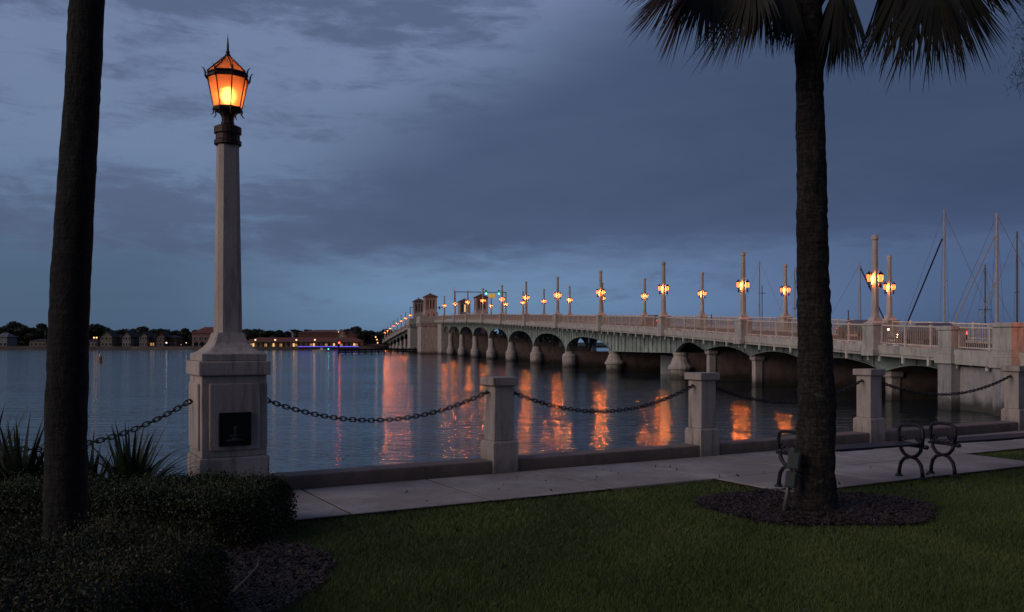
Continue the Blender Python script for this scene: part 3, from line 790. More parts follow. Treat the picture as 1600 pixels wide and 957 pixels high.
# bascule piers with turrets
def deckbox(x0, x1, t0, t1, z0, z1, name, mt, par, bev=.05):
    m = MB(); m.box(x0, x1, t0, t1, z0, z1); return m.build(name, mt, par, bevel=bev)
TWR = [277., 310.]
for tc_ in TWR:
    bp = link('bascule_pier', None, bridge, (0, tc_, 0)); zd = deck_z(tc_)
    deckbox(.7, BW-.7, -13 if tc_ < 290 else -5, 5 if tc_ < 290 else 13, -3, zd-.6, 'pier_block', 'pier_concrete', bp)
    for x in (-1.3, BW+1.3):
        deckbox(x-3.0, x+3.0, -4.6, 4.6, -3, zd-1.2, 'turret_base', 'pier_concrete', bp)
        m = MB()
        for k in range(9):
            y = -4.6+9.2*k/8
            m.box(x-3.35, x+3.35, y-.2, y+.2, zd-1.6, zd-.85)
        for k in range(6):
            xx = x-3+6*k/5; m.box(xx-.2, xx+.2, -4.95, 4.95, zd-1.6, zd-.852)
        m.build('corbels', 'bridge_concrete', bp, stuff=True)
        deckbox(x-3.4, x+3.4, -5., 5., zd-.85, zd-.1, 'turret_slab', 'bridge_concrete', bp)
        m = MB(); m.box(x-3.3, x+3.3, -4.9, -4.6, zd-.1, zd+1.3); m.box(x-3.3, x+3.3, 4.6, 4.9, zd-.1, zd+1.3)
        xo = x-3.3 if x < 5 else x+3.0; m.box(xo, xo+.3, -4.6, 4.6, zd-.1, zd+1.3); m.build('parapet', 'bridge_concrete', bp)
sweep(TWR[0]+5, TWR[1]-5, (.5, BW-.5, -1.6, -.46)).build('bascule_leaf', 'girder_steel_dark', bridge)

# towers
def tower(x, tt, label):
    zd = deck_z(tt)-.1; p = BM @ Vector((x, tt, zd))
    t = thing('bridge_tower', label, 'tower', p, BA, 'towers on the drawbridge piers'); w = 3.3
    m = MB(); m.taper(w+.5, w+.5, 0, 2.9); m.taper(w+.5, w, 2.9, 3.15); m.build('base', 'tower_stucco', t)
    m = MB(); m.taper(w, w, 3.15, 7.0)
    m.build('shaft', 'tower_stucco', t)
    for k in range(4):
        Mx = Matrix.Rotation(k*PI/2, 4, 'Z')
        for q in (-1, 0, 1):
            m = MB(); m.box(q*.85-.20, q*.85+.20, -w/2-.03, -w/2+.02, 3.8, 6.3, Mx); m.build('window', 'window_dark' if not (lab_lit(label) and q == 0) else 'bright_window', t)
        for q in (-1, 1):
            m = MB(); m.box(q*.43-.09, q*.43+.09, -w/2-.10, -w/2, 3.6, 6.6, Mx); m.build('mullion', 'tower_stucco', t)
        for q in (-1, 1):
            m = MB(); m.box(q*.8-.22, q*.8+.22, -w/2-.28, -w/2-.22, .9, 2.2, Mx); m.build('window', 'window_dark', t)
    for sx in (-1, 1):
        for sy in (-1, 1):
            m = MB(); m.box(sx*w/2-.2, sx*w/2+.2, sy*w/2-.2, sy*w/2+.2, 3.16, 6.9); m.build('corner_pier', 'tower_stucco', t)
    m = MB(); m.taper(w+.4, w+.6, 6.9, 7.2); m.build('cornice', 'tower_stucco', t)
    m = MB(); m.taper(w+1.1, w+1.1, 7.2, 7.32); m.taper(w+1.1, .2, 7.32, 8.35); m.taper(.22, .05, 8.35, 8.7); m.build('roof', 'clay_tile', t)
def lab_lit(l): return 'lit window' in l
tower(-.95, TWR[0], 'square tower with red pyramid roof, the closer one of the left pair on the bridge')
tower(-.95, TWR[1], 'square tower with red tiled pyramid roof, farthest left on the bridge')
tower(BW+1.6, TWR[0], 'square tower with red tiled roof behind the railing, rightmost of the four')
tower(BW+1.6, TWR[1], 'square tower with a lit window on the far side of the bridge')

# ------------------------------------------------------------------ bridge lamp posts
def bridge_lamp():
    t = thing('bridge_lamp', '', 'street lamp', (0, 0, 0), BA, 'lamp posts along the bridge')
    m = MB(); m.box(-.52, .46, -.55, .55, -.50, 1.28); m.box(-.58, .52, -.61, .61, -.55, -.12); m.build('pedestal', 'bridge_concrete', t, bevel=.03)
    m = MB(); m.box(-.57, .51, -.60, .60, 1.281, 1.42)
    m.taper(.98, .62, 1.42, 1.55, cx=-.03); m.taper(.62, .50, 1.55, 1.8, cx=-.03); m.build('pedestal_cap', 'bridge_concrete', t)
    m = MB(); m.lathe([(.235, 1.8), (.165, 6.45)], 8, c=(-.03, 0, 0), rot=R(22.5)); m.build('pole', 'bridge_concrete', t)
    m = MB(); m.lathe([(.17, 6.45), (.215, 6.5), (.215, 6.62), (.19, 6.68), (.19, 6.74), (.10, 6.78)], 8, c=(-.03, 0, 0), rot=R(22.5)); m.build('capital', 'bridge_concrete', t)
    for sx in (-1, 1):
        x = -.03+sx*.40; ar = MB()
        ar.tube([(-.03+sx*.15, 0, 3.72), (-.03+sx*.30, 0, 3.66), (x, 0, 3.78), (x, 0, 3.90)], [.045, .04, .035, .05], 6)
        ar.lathe([(.03, 3.56), (.07, 3.66), (.04, 3.8)], 6, c=(x, 0, 0))
        ar.build('bracket', 'lantern_copper', t)
        ln = link('lantern', None, t, (x, 0, 3.92))
        m = MB(); m.lathe([(.105, 0), (.17, .42)], 6); m.f = m.f[:-2]; m.build('glass', 'bridge_lantern_glass', ln)
        m = MB(); m.lathe([(.06, -.06), (.115, -.02), (.115, 0)], 6); m.build('lantern_base', 'lantern_copper', ln)
        m = MB(); m.lathe([(.20, .42), (.205, .46), (.14, .53), (.05, .60), (.015, .70)], 6); m.build('lantern_roof', 'lantern_copper', ln)
        m = MB()
        for k in range(6):
            a = 2*PI*k/6; m.tube([(.108*math.cos(a), .108*math.sin(a), 0), (.173*math.cos(a), .173*math.sin(a), .42)], .010, 4)
        m.build('lantern_frame', 'lantern_copper', ln)
        point('lantern_light', (0, 0, .22), 540., (1., .29, .075), .12, ln)
    return t
proto = bridge_lamp(); first = True
ordn = ['first', 'second', 'third', 'fourth', 'fifth', 'sixth', 'seventh', 'eighth', 'ninth', 'tenth', 'eleventh', 'twelfth']
near_names = {0: 'bridge lamp post on the near rail beyond the right edge of the view'}
for row, x in ((0, 0.), (1, BW)):
    for i, tt in enumerate(LT):
        if row == 1 and i == 0: pass
        o = proto if first else copy_tree(proto); first = False
        o.location = BM @ Vector((x, tt, deck_z(tt)))
        o.rotation_euler = (0, 0, BA if row == 0 else BA+PI)
        side_ = 'near' if row == 0 else 'far'
        if i == 0: lab = f'twin lantern lamp post on the {side_} rail over the abutment, past the right edge'
        elif i < 12:
            lab = f'bridge lamp post with twin orange lanterns, {ordn[i-1]} from the abutment along the {side_} railing'
        else: lab = f'small distant bridge lamp post beyond the towers, {ordn[i-12]} past them along the {side_} railing'
        o['label'] = lab

# ------------------------------------------------------------------ signal gantries, drawbridge gate
def gantry(tt, face, lab, lit):
    zd = deck_z(tt); t = thing('signal_gantry', lab, 'traffic signal', BM @ Vector((0, tt, zd)), BA, 'signal gantries over the bridge'); H = 7.3
    for x in (-.1, BW+.1):
        m = MB(); m.tube([(x, 0, 0), (x, 0, H)], .13, 8); m.build('mast', 'mast_dark', t)
    m = MB(); m.tube([(-.1, 0, H-.1), (BW+.1, 0, H-.1)], .10, 8); m.build('beam', 'mast_dark', t)
    for x in (7.9, 11.2):
        h = link('signal_head', None, t, (x, face*.25, H-.1)); m = MB(); m.box(-.22, .22, -.15, .15, -.65, .55); m.build('housing', 'mast_dark', h)
        m = MB(); m.lathe([(.16, -.02), (.16, .02)], 10, M=Matrix.Translation((0, face*.17, -.38)) @ Matrix.Rotation(PI/2, 4, 'X')); m.build('lens', 'green_signal' if lit else 'window_dark', h)
        if lit: point('signal_light', (0, face*.5, -.38), 45., (.05, 1., .55), .15, h)
    if lit:
        m = MB(); m.box(8.55, 10.2, face*.3-.03, face*.3+.03, H-1.55, H-.45); m.build('sign_panel', 'sign_amber', t)
gantry(231.4, -1, 'overhead gantry with two green signals and an amber sign in front of the towers', True)
gantry(349.5, 1, 'overhead gantry seen from behind, beyond the drawbridge towers', False)
def gate_arm(x, tt, lab):
    zd = deck_z(tt); t = thing('barrier_gate', lab, 'barrier', BM @ Vector((x, tt, zd)), BA)
    m = MB(); m.box(-.3, .3, -.3, .3, 0, 1.3); m.build('gate_housing', 'rail_paint', t)
    for k in range(8):
        m = MB(); m.box(-.08, .08, -.06, .06, 1.3+k*.95, 1.3+(k+1)*.95-.004); m.build('arm_segment', 'red_paint' if k % 2 == 0 else 'gate_paint', t)
    m = MB(); m.lathe([(.12, -.04), (.12, .04)], 8, M=Matrix.Translation((0, -.4, 1.2)) @ Matrix.Rotation(PI/2, 4, 'X')); m.build('warning_lamp', 'red_signal', t)
gate_arm(1.0, 240., 'raised red and white barrier arm at the near railing before the towers')

# ------------------------------------------------------------------ cars on the bridge
def car(x, tt, heading, paint, lab):
    t = thing('car', lab, 'car', BM @ Vector((x, tt, deck_z(tt)+.012)), BA+(0 if heading > 0 else PI), 'cars on the bridge')
    prof = [(-2.2, .35), (-2.25, .75), (-2.1, .92), (-1.5, .98), (-.9, 1.42), (.5, 1.45), (1.2, 1.0), (2.05, .86), (2.25, .65), (2.25, .35)]
    m = MB(); n = len(prof); vs = []
    for sx in (-1, 1):
        for y, z in prof: w = .86-(.16 if z > 1.2 else 0); vs.append((sx*w, y, z))
    m.add(vs, [tuple(range(n)), tuple(range(2*n-1, n-1, -1))]+[(i, n+i, n+(i+1) % n, (i+1) % n) for i in range(n)]); b_ = m.build('body', paint, t, bevel=.06)
    for sx in (-1, 1):
        m = MB(); m.add([(sx*.79, -1.3, 1.0), (sx*.79, 1.0, 1.0), (sx*.73, .45, 1.38), (sx*.73, -.85, 1.38)]+[(sx*.75, -1.3, 1.0), (sx*.75, 1.0, 1.0), (sx*.69, .45, 1.38), (sx*.69, -.85, 1.38)], [(0, 1, 2, 3), (7, 6, 5, 4), (0, 4, 5, 1), (1, 5, 6, 2), (2, 6, 7, 3), (3, 7, 4, 0)]); m.build('side_window', 'window_dark', t)
        for y in (-1.4, 1.4):
            m = MB(); m.lathe([(.20, -.1), (.32, -.1), (.33, 0), (.32, .1), (.20, .1)], 14, M=Matrix.Translation((sx*.80, y, .33)) @ Matrix.Rotation(PI/2, 4, 'Y')); m.build('wheel', 'tyre', t)
        m = MB(); m.box(sx*.62-.16, sx*.62+.16, 2.2, 2.30, .60, .74); m.build('headlight', 'headlight', t)
        m = MB(); m.box(sx*.68-.12, sx*.68+.12, -2.28, -2.2, .70, .85); m.build('tail_light', 'tail_light', t)
    point('headlight_beam', (-.6, 3.0, .65), 60., (1., .72, .42), .2, t)
car(4.6, 56.5, 1, 'car_paint', 'grey car with lit headlights behind the railing near the abutment')
car(8.6, 70.0, -1, 'car_paint', 'grey car coming off the bridge behind the big palm')
car(4.6, 234.0, 1, 'car_paint_dark', 'dark car near the top of the bridge under the green signals')
car(4.6, 104.0, 1, 'car_paint_dark', 'dark car whose roof shows above the railing mid bridge')

# ------------------------------------------------------------------ timber fender by the drawbridge pier
def at(px, Y, z=0): return Vector(((px-800)/F*Y, Y, z))
fp0, fp1 = at(528, 272), at(657, 292)
t = thing('fender_pier', 'long low dark timber fender jutting left from the drawbridge pier', 'fender', fp0, math.atan2((fp1-fp0).y, (fp1-fp0).x)); Lf = (fp1-fp0).length
for z in (.5, 1.1):
    m = MB(); m.box(0, Lf, -.2, .2, z-.22, z+.22); m.build('wale', 'dark_timber', t)
m = MB(); m.box(0, Lf, -.7, .7, 1.35, 1.5); m.build('walkway', 'dark_timber', t)
pm = MB(); pm.lathe([(.22, -3), (.20, 1.75), (.1, 1.8)], 8); pmesh = pm.mesh('pile', 'dark_timber')
for k in range(14):
    link('pile', pmesh, t, (Lf*k/13, -.42, .0 if k % 5 else .25))
m = MB(); m.lathe([(.30, -3), (.28, 4.2), (.1, 4.3)], 8); m.build('end_pile', 'dark_timber', t, loc=(.2, 0, 0))
m = MB(); m.lathe([(.22, 3.2), (.25, 3.35), (.22, 3.55), (.05, 3.6)], 8); m.build('red_light', 'red_signal', t, loc=(.2, -.4, 0))
point('red_lamp', (.2, -.9, 3.4), 7., (1., .05, .03), .2, t)
m = MB(); m.tube([(.2, 0, 4.2), (.2, 0, 6.6)], .05, 6); m.build('light_staff', 'mast_dark', t)
m = MB(); m.lathe([(.12, 6.55), (.14, 6.7), (.05, 6.85)], 8); m.build('white_light', 'porch_bulb', t, loc=(.2, 0, 0))

# small boat, channel buoy
def motor_boat(loc, rz, L, lab, lights=True):
    t = thing('motor_boat', lab, 'boat', loc, rz)
    m = MB(); n = 10; ring = []
    for j in range(n+1):
        q = j/n; y = -L/2+L*q; w = L*.17*(1-max(0, (q-.45)/.55)**2.2)+.02; h = .75+.25*q*q
        ring.append([(-w, y, h), (-w*.75, y, -.2), (w*.75, y, -.2), (w, y, h)])
    vs = [v for r in ring for v in r]; fs = [(0, 1, 2, 3), (4*n+3, 4*n+2, 4*n+1, 4*n)]
    for i in range(n):
        for k in range(4): fs.append((4*i+(k+1) % 4, 4*i+k, 4*i+4+k, 4*i+4+(k+1) % 4))
    m.add(vs, fs).build('hull', 'hull_white', t)
    m = MB(); m.taper(L*.2, L*.17, .8, 1.5, cy=.2); m.build('console', 'hull_white', t)
    m = MB(); m.box(-L*.13, L*.13, -.8, 1.1, 2.25, 2.32)
    for sx in (-1, 1):
        for y in (-.7, 1.0): m.tube([(sx*L*.12, y, .8), (sx*L*.12, y, 2.26)], .035, 5)
    m.build('canopy', 'mast_dark', t)
    m = MB(); m.lathe([(.10, 1.0), (.12, 1.1), (.04, 1.2)], 8); m.build('bow_light', 'green_signal', t, loc=(0, L/2-.4, 0))
    m = MB(); m.lathe([(.09, 2.0), (.11, 2.1), (.04, 2.2)], 8); m.build('stern_light', 'white_bulb', t, loc=(0, -L/2+.3, 0))
motor_boat(at(502, 325), -PI/2, 6., 'small white motor boat crossing the river left of the fender')
t = thing('channel_buoy', 'small yellowish channel marker floating on the open water at the left', 'buoy', at(156.5, 160))
m = MB(); m.lathe([(.34, -.5), (.34, .9), (.26, 1.0)], 12); m.build('float', 'buoy_paint', t)
m = MB(); m.lathe([(.22, 1.0), (.22, 1.3), (.12, 1.5), (.03, 1.55)], 10); m.build('top_mark', 'hull_white', t)

# ------------------------------------------------------------------ far shore
SH = [(-1500, 520), (-420, 440), (-180, 432), (-110, 418), (-62, 415), (-50, 440), (-78+8, 500)]
far = MB(); poly = [(-3900, 650)]+[(-1500, 560), (-420, 442), (-185, 436), (-130, 420), (-64, 418), (-66, 500), (-40, 512), (60, 600), (400, 700), (1200, 900), (3900, 1200), (3900, 6500), (-3900, 6500)]
far.prism(poly, -2, .9); o = far.build('far_shore', 'far_ground'); o['kind'] = 'structure'
# sea wall of the far bank
for nm, pts, zt in (('far_bank_wall', [(-420, 440.6), (-185, 434.6), (-130, 418.6), (-64, 416.6)], 1.5),):
    m = MB()
    for (xa, ya), (xb, yb) in zip(pts[:-1], pts[1:]): m.prism([(xa, ya), (xb, yb), (xb, yb+1.1), (xa, ya+1.1)], -2, zt)
    tag(m.build('bank_wall', 'seabed_wall'), 'low dark retaining wall along the far bank', 'wall')
# rubble embankment under the far bridge end
def embank():
    V = MB(); n = 14
    p0 = at(562, 430, 0); p1 = at(602, 475, 0)
    a = [(p0.x, p0.y, .0), (p1.x, p1.y-6, .0), (p1.x+4, p1.y+35, .0), (p0.x+2, p0.y+30, 0)]
    tp_ = [(p0.x+2, p0.y+8, 2.6), (p1.x+2, p1.y+4, 1.6), (p1.x+4, p1.y+30, 1.6), (p0.x+4, p0.y+26, 2.6)]
    V.add(a+tp_, [(0, 1, 5, 4), (1, 2, 6, 5), (2, 3, 7, 6), (3, 0, 4, 7), (4, 5, 6, 7)])
    tag(V.build('rubble_bank', 'stone_rubble'), 'pale rubble embankment beside the far end of the bridge', 'embankment')
embank()

def blob_core(mb, c, r, seed):
    bm = bmesh.new(); bmesh.ops.create_icosphere(bm, subdivisions=2, radius=1)
    for v in bm.verts:
        q = v.co.copy(); k = 1+.3*mnoise.noise(q*1.6+Vector((seed, 0, 0))); v.co = Vector((q.x*r[0], q.y*r[1], q.z*r[2]))*k+Vector(c)
    bm.verts.ensure_lookup_table(); mb.add([v.co.copy() for v in bm.verts], [[v.index for v in f.verts] for f in bm.faces]); bm.free()
crown_meshes = []; trunk_meshes = []
for vtype in range(6):
    C = []; r_ = random.Random(vtype+3); nb = 9
    core = MB()
    for k in range(nb):
        a = r_.uniform(0, 2*PI); rr = r_.uniform(0, 3.4); c = np.array([rr*math.cos(a), rr*math.sin(a), r_.uniform(4.2, 8.4)-rr*.35]); rad = r_.uniform(1.3, 2.3)
        dirs = rng.normal(size=(420, 3)); dirs /= np.linalg.norm(dirs, axis=1)[:, None]
        C.append(c+dirs*rad*np.array([1, 1, .75])*(rng.uniform(.6, 1.12, 420)**.6)[:, None])
        blob_core(core, tuple(c), (rad*.78, rad*.78, rad*.58), k+vtype*10)
    C = np.concatenate(C); me = leaves(C, .62, 'far_leaf', 'crown', aspect=1.5)
    # join the inner mass into the crown
    bm = bmesh.new(); bm.from_mesh(me)
    tmp = core.mesh('core', 'far_leaf'); bm.from_mesh(tmp); bm.to_mesh(me); bm.free(); bpy.data.meshes.remove(tmp)
    crown_meshes.append(me)
    m = MB(); m.tube([(0, 0, -.5), (.1, .1, 2.5), (.2, 0, 5.5)], [.32, .26, .14], 7)
    for a in (0.4, 2.4, 4.5): m.tube([(.1, .1, 2.6), (1.2*math.cos(a), 1.2*math.sin(a), 4.4), (2.2*math.cos(a), 2.2*math.sin(a), 5.6)], [.14, .1, .05], 5)
    trunk_meshes.append(m.mesh('trunk', 'dark_timber'))
kinds = ['broad dark tree', 'rounded dark tree', 'ragged dark tree', 'tall dark tree', 'low bushy tree', 'leaning dark tree']
def far_tree(px, Y, ytop, k, note, wide=1., z0=.9):
    H = (535-ytop)*Y/F+EYE-z0; s = H/9.6
    t = thing('shore_tree', f'{kinds[k % 6]} on the far shore {note}', 'tree', at(px, Y, z0), (k*37) % 6, 'trees along the far shore')
    t.scale = (s*wide, s*wide, s)
    link('crown', crown_meshes[k % 6], t); link('trunk', trunk_meshes[k % 6], t)
# (px, y of top, note)
TL = [(-34, 512, 'outside the left edge'), (4, 508, 'at the left edge above the pale roof'), (26, 503, 'left of the near palm, the tallest there'), (48, 507, 'just left of the near palm'), (66, 503, 'touching the left side of the near palm trunk'),
      (84, 504, 'hidden behind the near palm trunk'), (118, 503, 'hidden behind the right of the near palm trunk'), (141, 505, 'just right of the near palm'), (156, 507, 'above the twin yellow lights'),
      (172, 512, 'behind the leftmost gabled house'), (190, 514, 'behind the gap of the first two gabled houses'), (207, 513, 'behind the second gabled house'), (222, 510, 'behind the third gabled house'),
      (238, 513, 'behind the fourth gabled house'), (254, 514, 'right of the fourth gabled house'), (270, 514, 'between the gabled houses and the villa'), (290, 511, 'just left of the red roofed villa'), (304, 515, 'in front left of the red roofed villa'),
      (384, 514, 'just right of the big lamp column'), (396, 513, 'behind the left end of the long lit building'), (411, 516, 'above the first porch light'), (424, 513, 'second above the lit building'), (437, 514, 'left of the pale palm trunk'),
      (448, 517, 'close left of the pale palm trunk'), (470, 519, 'close right of the pale palm trunk'), (484, 520, 'in front of the long red roof'), (500, 519, 'in front of the red roof middle'),
      (512, 521, 'in front of the red roof right part'), (524, 514, 'left of the lit gable tower'), (541, 514, 'behind the lit gable tower'), (556, 510, 'tallest right of the lit gable tower'), (569, 515, 'right of the tallest one'),
      (582, 517, 'above the rubble bank'), (594, 519, 'beside the far bridge end'), (606, 524, 'behind the far end lamps'), (618, 528, 'hidden behind the far bridge deck')]
for i, (px, yt, note) in enumerate(TL):
    Y = 520+(i*53 % 37)-(30 if px < 160 else 0); far_tree(px, Y, yt, i, note, wide=1.15 if i % 3 else 1.4)
# far woods closing the skyline behind
def woods():
    C = []
    for px in np.arange(-260, 900, 3.0):
        Y = 620+20*math.sin(px*.13)
        h = (535-(519+2.5*math.sin(px*.09)+2*math.sin(px*.31)))*Y/F+EYE
        c = at(px, Y, h*.5); n = 70
        C.append(np.array([c.x, c.y, 0])+np.stack([rng.normal(0, 1.6, n), rng.normal(0, 3, n), 1+(h-1)*rng.random(n)**.7], 1))
    o = link('far_woods', leaves(np.concatenate(C), 1.9, 'far_leaf', 'far_woods', aspect=1.3)); tag(o, 'unbroken dark woods behind the far shore houses', 'woods', kind='stuff')
    m = MB()
    for px in np.arange(-260, 900, 20.):
        a, b = at(px, 628), at(px+20, 628); m.prism([(a.x, a.y), (b.x, b.y), (b.x, b.y+12), (a.x, a.y+12)], 0, (535-524)*628/F+EYE)
    m.build('far_hill', 'far_leaf')['kind'] = 'structure'
woods()

def wallmat(name, col): mat(name, col, .85, .12, .3)
wallmat('w_cream', (0.187, 0.149, 0.110)); wallmat('w_white', (0.198, 0.193, 0.193)); wallmat('w_pink', (0.209, 0.132, 0.110)); wallmat('w_brick', (0.121, 0.061, 0.044)); wallmat('w_tan', (0.165, 0.121, 0.083)); wallmat('w_motel', (.42, .29, .17))
wallmat('r_brown', (0.065, 0.042, 0.036)); wallmat('r_red', (0.169, 0.052, 0.039)); wallmat('r_grey', (0.130, 0.143, 0.163)); wallmat('r_dark', (0.033, 0.026, 0.026))
def house(pxa, pxb, Y, ye, yr, wm, rm, lab, wins=4, storeys=2, lit=(), gable=True, depth=9, cat='house', base=.9, group=None):
    """house seen between bearings; ye = eave row, yr = ridge row"""
    a, b = at(pxa, Y), at(pxb, Y); w = (b-a).length; he = (535-ye)*Y/F+EYE-base; hr = (535-yr)*Y/F+EYE-base
    t = thing('house' if cat == 'house' else 'building', lab, cat, at((pxa+pxb)/2, Y, base), 0, group)
    m = MB(); m.box(-w/2, w/2, 0, depth, -.5, he); 
    if gable: m.add([(-w/2, 0, he), (w/2, 0, he), (0, 0, hr), (-w/2, depth, he), (w/2, depth, he), (0, depth, hr)], [(0, 1, 2), (5, 4, 3)])
    m.build('wall', wm, t)
    m = MB(); o_ = .45
    if gable:
        for sx in (-1, 1): m.add([(sx*(w/2+o_), -o_, he-o_*(hr-he)/(w/2)), (0, -o_, hr+.02), (0, depth+o_, hr+.02), (sx*(w/2+o_), depth+o_, he-o_*(hr-he)/(w/2)),
                                  (sx*(w/2+o_), -o_, he-o_*(hr-he)/(w/2)+.2), (0, -o_, hr+.22), (0, depth+o_, hr+.22), (sx*(w/2+o_), depth+o_, he-o_*(hr-he)/(w/2)+.2)], [(0, 1, 2, 3), (7, 6, 5, 4), (0, 4, 5, 1), (1, 5, 6, 2), (2, 6, 7, 3), (3, 7, 4, 0)])
    else:
        i = min(w*.3, depth*.45); m.add([(-w/2-o_, -o_, he), (w/2+o_, -o_, he), (w/2+o_, depth+o_, he), (-w/2-o_, depth+o_, he), (-w/2+i, depth/2, hr), (w/2-i, depth/2, hr)], [(0, 1, 5, 4), (1, 2, 5), (2, 3, 4, 5), (3, 0, 4), (3, 2, 1, 0)])
    m.build('roof', rm, t)
    for s_ in range(storeys):
        z = .9+s_*2.9
        if z+1.4 > he: break
        for k in range(wins):
            x = -w/2+w*(k+.5)/wins; ww = min(.55, w/wins*.28)
            f = MB(); f.box(x-ww-.12, x+ww+.12, -.08, 0.0, z-.12, z+1.52); fr = f.build('window', 'rail_paint', t)
            g_ = MB(); g_.box(x-ww, x+ww, -.12, -.081, z, z+1.4); g_.build('pane', 'lit_window' if (s_, k) in lit else 'window_dark', fr)
    return t
def lamp_ball(px, Y, ypx, m_, lab, r=.28, cat='light', pole=None, power=.5):
    z = (535-ypx)*Y/F+EYE; t = thing('shore_light', lab, cat, at(px, Y, 0 if pole is None else pole), 0, 'lights on the far shore'); zz = z-(0 if pole is None else pole)
    m = MB(); m.tube([(0, 0, .9 if pole is None else 0), (0, 0, zz-.1)], .06, 5); m.build('pole', 'mast_dark', t)
    m = MB(); m.lathe([(.02, zz-r), (r*.8, zz-r*.6), (r, zz), (r*.8, zz+r*.6), (.02, zz+r)], 8); m.build('globe', m_, t)
    point('glow', (0, -1.0, zz), power, (1., .5, .2), .3, t)
H_ = 445
house(-8, 11, 450, 527, 520, 'w_white', 'r_grey', 'low house with a pale blue grey roof at the left edge', 3, 1, gable=False)
house(46, 72, 452, 533, 530, 'w_tan', 'r_dark', 'low dim house just left of the near palm', 4, 1, gable=False)
house(133, 152, 452, 534, 530, 'w_white', 'r_dark', 'low pale house under the twin yellow lights', 4, 1, lit=(), gable=False)
house(157, 175, 450, 526, 518, 'w_cream', 'r_dark', 'cream gabled house, leftmost of the four gabled ones', 3, 2)
house(176, 190, 456, 528, 524, 'w_tan', 'r_dark', 'tan house with a dark hipped roof between the first two gables', 3, 2, gable=False)
house(191, 204, 450, 526, 518, 'w_white', 'r_dark', 'pale grey gabled house, second of the four gabled ones', 3, 2)
house(205, 218, 456, 527, 523, 'w_white', 'r_dark', 'grey house with a dark hipped roof between the second and third gables', 4, 2, gable=False)
house(218, 230, 450, 526, 519, 'w_cream', 'r_dark', 'warm cream gabled house, third of the four gabled ones', 3, 2)
house(231, 245, 454, 528, 524, 'w_tan', 'r_dark', 'tan house with two lit windows between the third and fourth gables', 4, 2, lit=((0, 1), (0, 2)), gable=False)
house(245, 257, 450, 526, 519, 'w_brick', 'r_dark', 'brownish gabled house, fourth of the four gabled ones', 3, 2)
house(258, 276, 454, 528, 524, 'w_brick', 'r_dark', 'reddish brick house with one bright light on its front', 4, 2, gable=False)
v = house(300, 342, 447, 521, 511, 'w_pink', 'r_red', 'large pale villa with a red roof behind the big lamp column', 5, 2, gable=False, depth=14)
# its ground floor arcade
for k in range(4):
    m = MB(); x = -4.7+k*3.1; m.box(x-.9, x+.9, -.16, -.13, 0, 2.2); m.lathe([(.9, -.015), (.9, .015)], 12, M=Matrix.Translation((x, -.145, 2.2)) @ Matrix.Rotation(PI/2, 4, 'X')); m.build('arch_opening', 'window_dark', v)
# long lit building with a porch
def motel():
    Y = 424; a, b = at(387, Y), at(561, Y); w = (b-a).length
    t = thing('building', 'long low building with a red brown roof and a warmly lit porch', 'building', at(474, Y, .9))
    he = (535-533)*Y/F+EYE-.9; hr = (535-527.5)*Y/F+EYE-.9
    m = MB(); m.box(-w/2, w/2, 2.2, 12, -.5, he+.3); m.build('wall', 'w_motel', t)
    m = MB(); m.add([(-w/2-.6, -.6, he), (w/2+.6, -.6, he), (w/2+.6, 13, he), (-w/2-.6, 13, he), (-w/2+3, 5.5, hr), (w/2-3, 5.5, hr)], [(0, 1, 5, 4), (1, 2, 5), (2, 3, 4, 5), (3, 0, 4), (3, 2, 1, 0)]); m.build('roof', 'r_red', t)
    m = MB(); m.box(-w/2-.5, w/2+.5, -.62, -.45, he-.35, he-.02); m.build('fascia', 'w_white', t)
    n = 22
    for k in range(n):
        x = -w/2+w*(k+.5)/n
        m = MB(); m.box(x-.1, x+.1, -.3, -.1, 0, he-.02); m.build('porch_post', 'w_white', t)
        m = MB(); m.box(x+.5, x+1.3, 2.1, 2.19, .0, 2.1); m.build('door', 'window_dark' if k % 4 else 'bright_window', t)
        if k % 3 == 0: m = MB(); m.box(x-1.0, x+.1, 2.1, 2.19, .6, 1.9); m.build('window', 'lit_window', t)
    for k in range(9):
        point('porch_glow', (-w/2+w*(k+.5)/9, .9, he-.4), 2.2, (1., .50, .18), .3, t)
motel()
for i, (px, note) in enumerate(((399, 'leftmost light above the long lit building'), (430, 'second light above the long lit building'), (463, 'third light above the long lit building'), (492, 'fourth light above the long lit building'))):
    lamp_ball(px, 420, 531.5, 'porch_bulb', 'small warm '+note, .42, power=.5)
for px, y, note in ((147, 528, 'left one of the twin yellow lights right of the near palm'), (151, 528, 'right one of the twin yellow lights right of the near palm')):
    lamp_ball(px, 440, y, 'porch_bulb', note, .42)
lamp_ball(260, 440, 536, 'white_bulb', 'bright white light before the reddish brick house', .42)
lamp_ball(291, 440, 536, 'white_bulb', 'small white light left of the red roofed villa', .25)
lamp_ball(283, 440, 539, 'lit_window', 'pale lit pillar near the water left of the villa', .25)
house(466, 536, 500, 520, 515.5, 'w_brick', 'r_red', 'long hall with a broad red roof behind the lit building', 8, 1, gable=False, depth=20, cat='building')
house(526, 538, 440, 528, 516, 'w_motel', 'w_motel', 'narrow lit steep gabled tower right of the lit building', 1, 1, lit=((0, 0),), depth=6, cat='building')
house(537, 552, 470, 525, 518, 'w_brick', 'r_red', 'red house right of the lit gable tower', 3, 1, depth=10)
point('gable_glow', at(532, 436, 6), 5, (1., .5, .18), .3, None).name = 'gable_glow'
# glowing lamps at the far bank beside the bridge
for px, y, note in ((589, 531, 'lower warm light in the trees by the far bridge end'), (587, 527, 'upper warm light in the trees by the far bridge end'), (590, 536, 'lowest warm light in the trees by the far bridge end')):
    lamp_ball(px, 482, y, 'porch_bulb', note, .38)
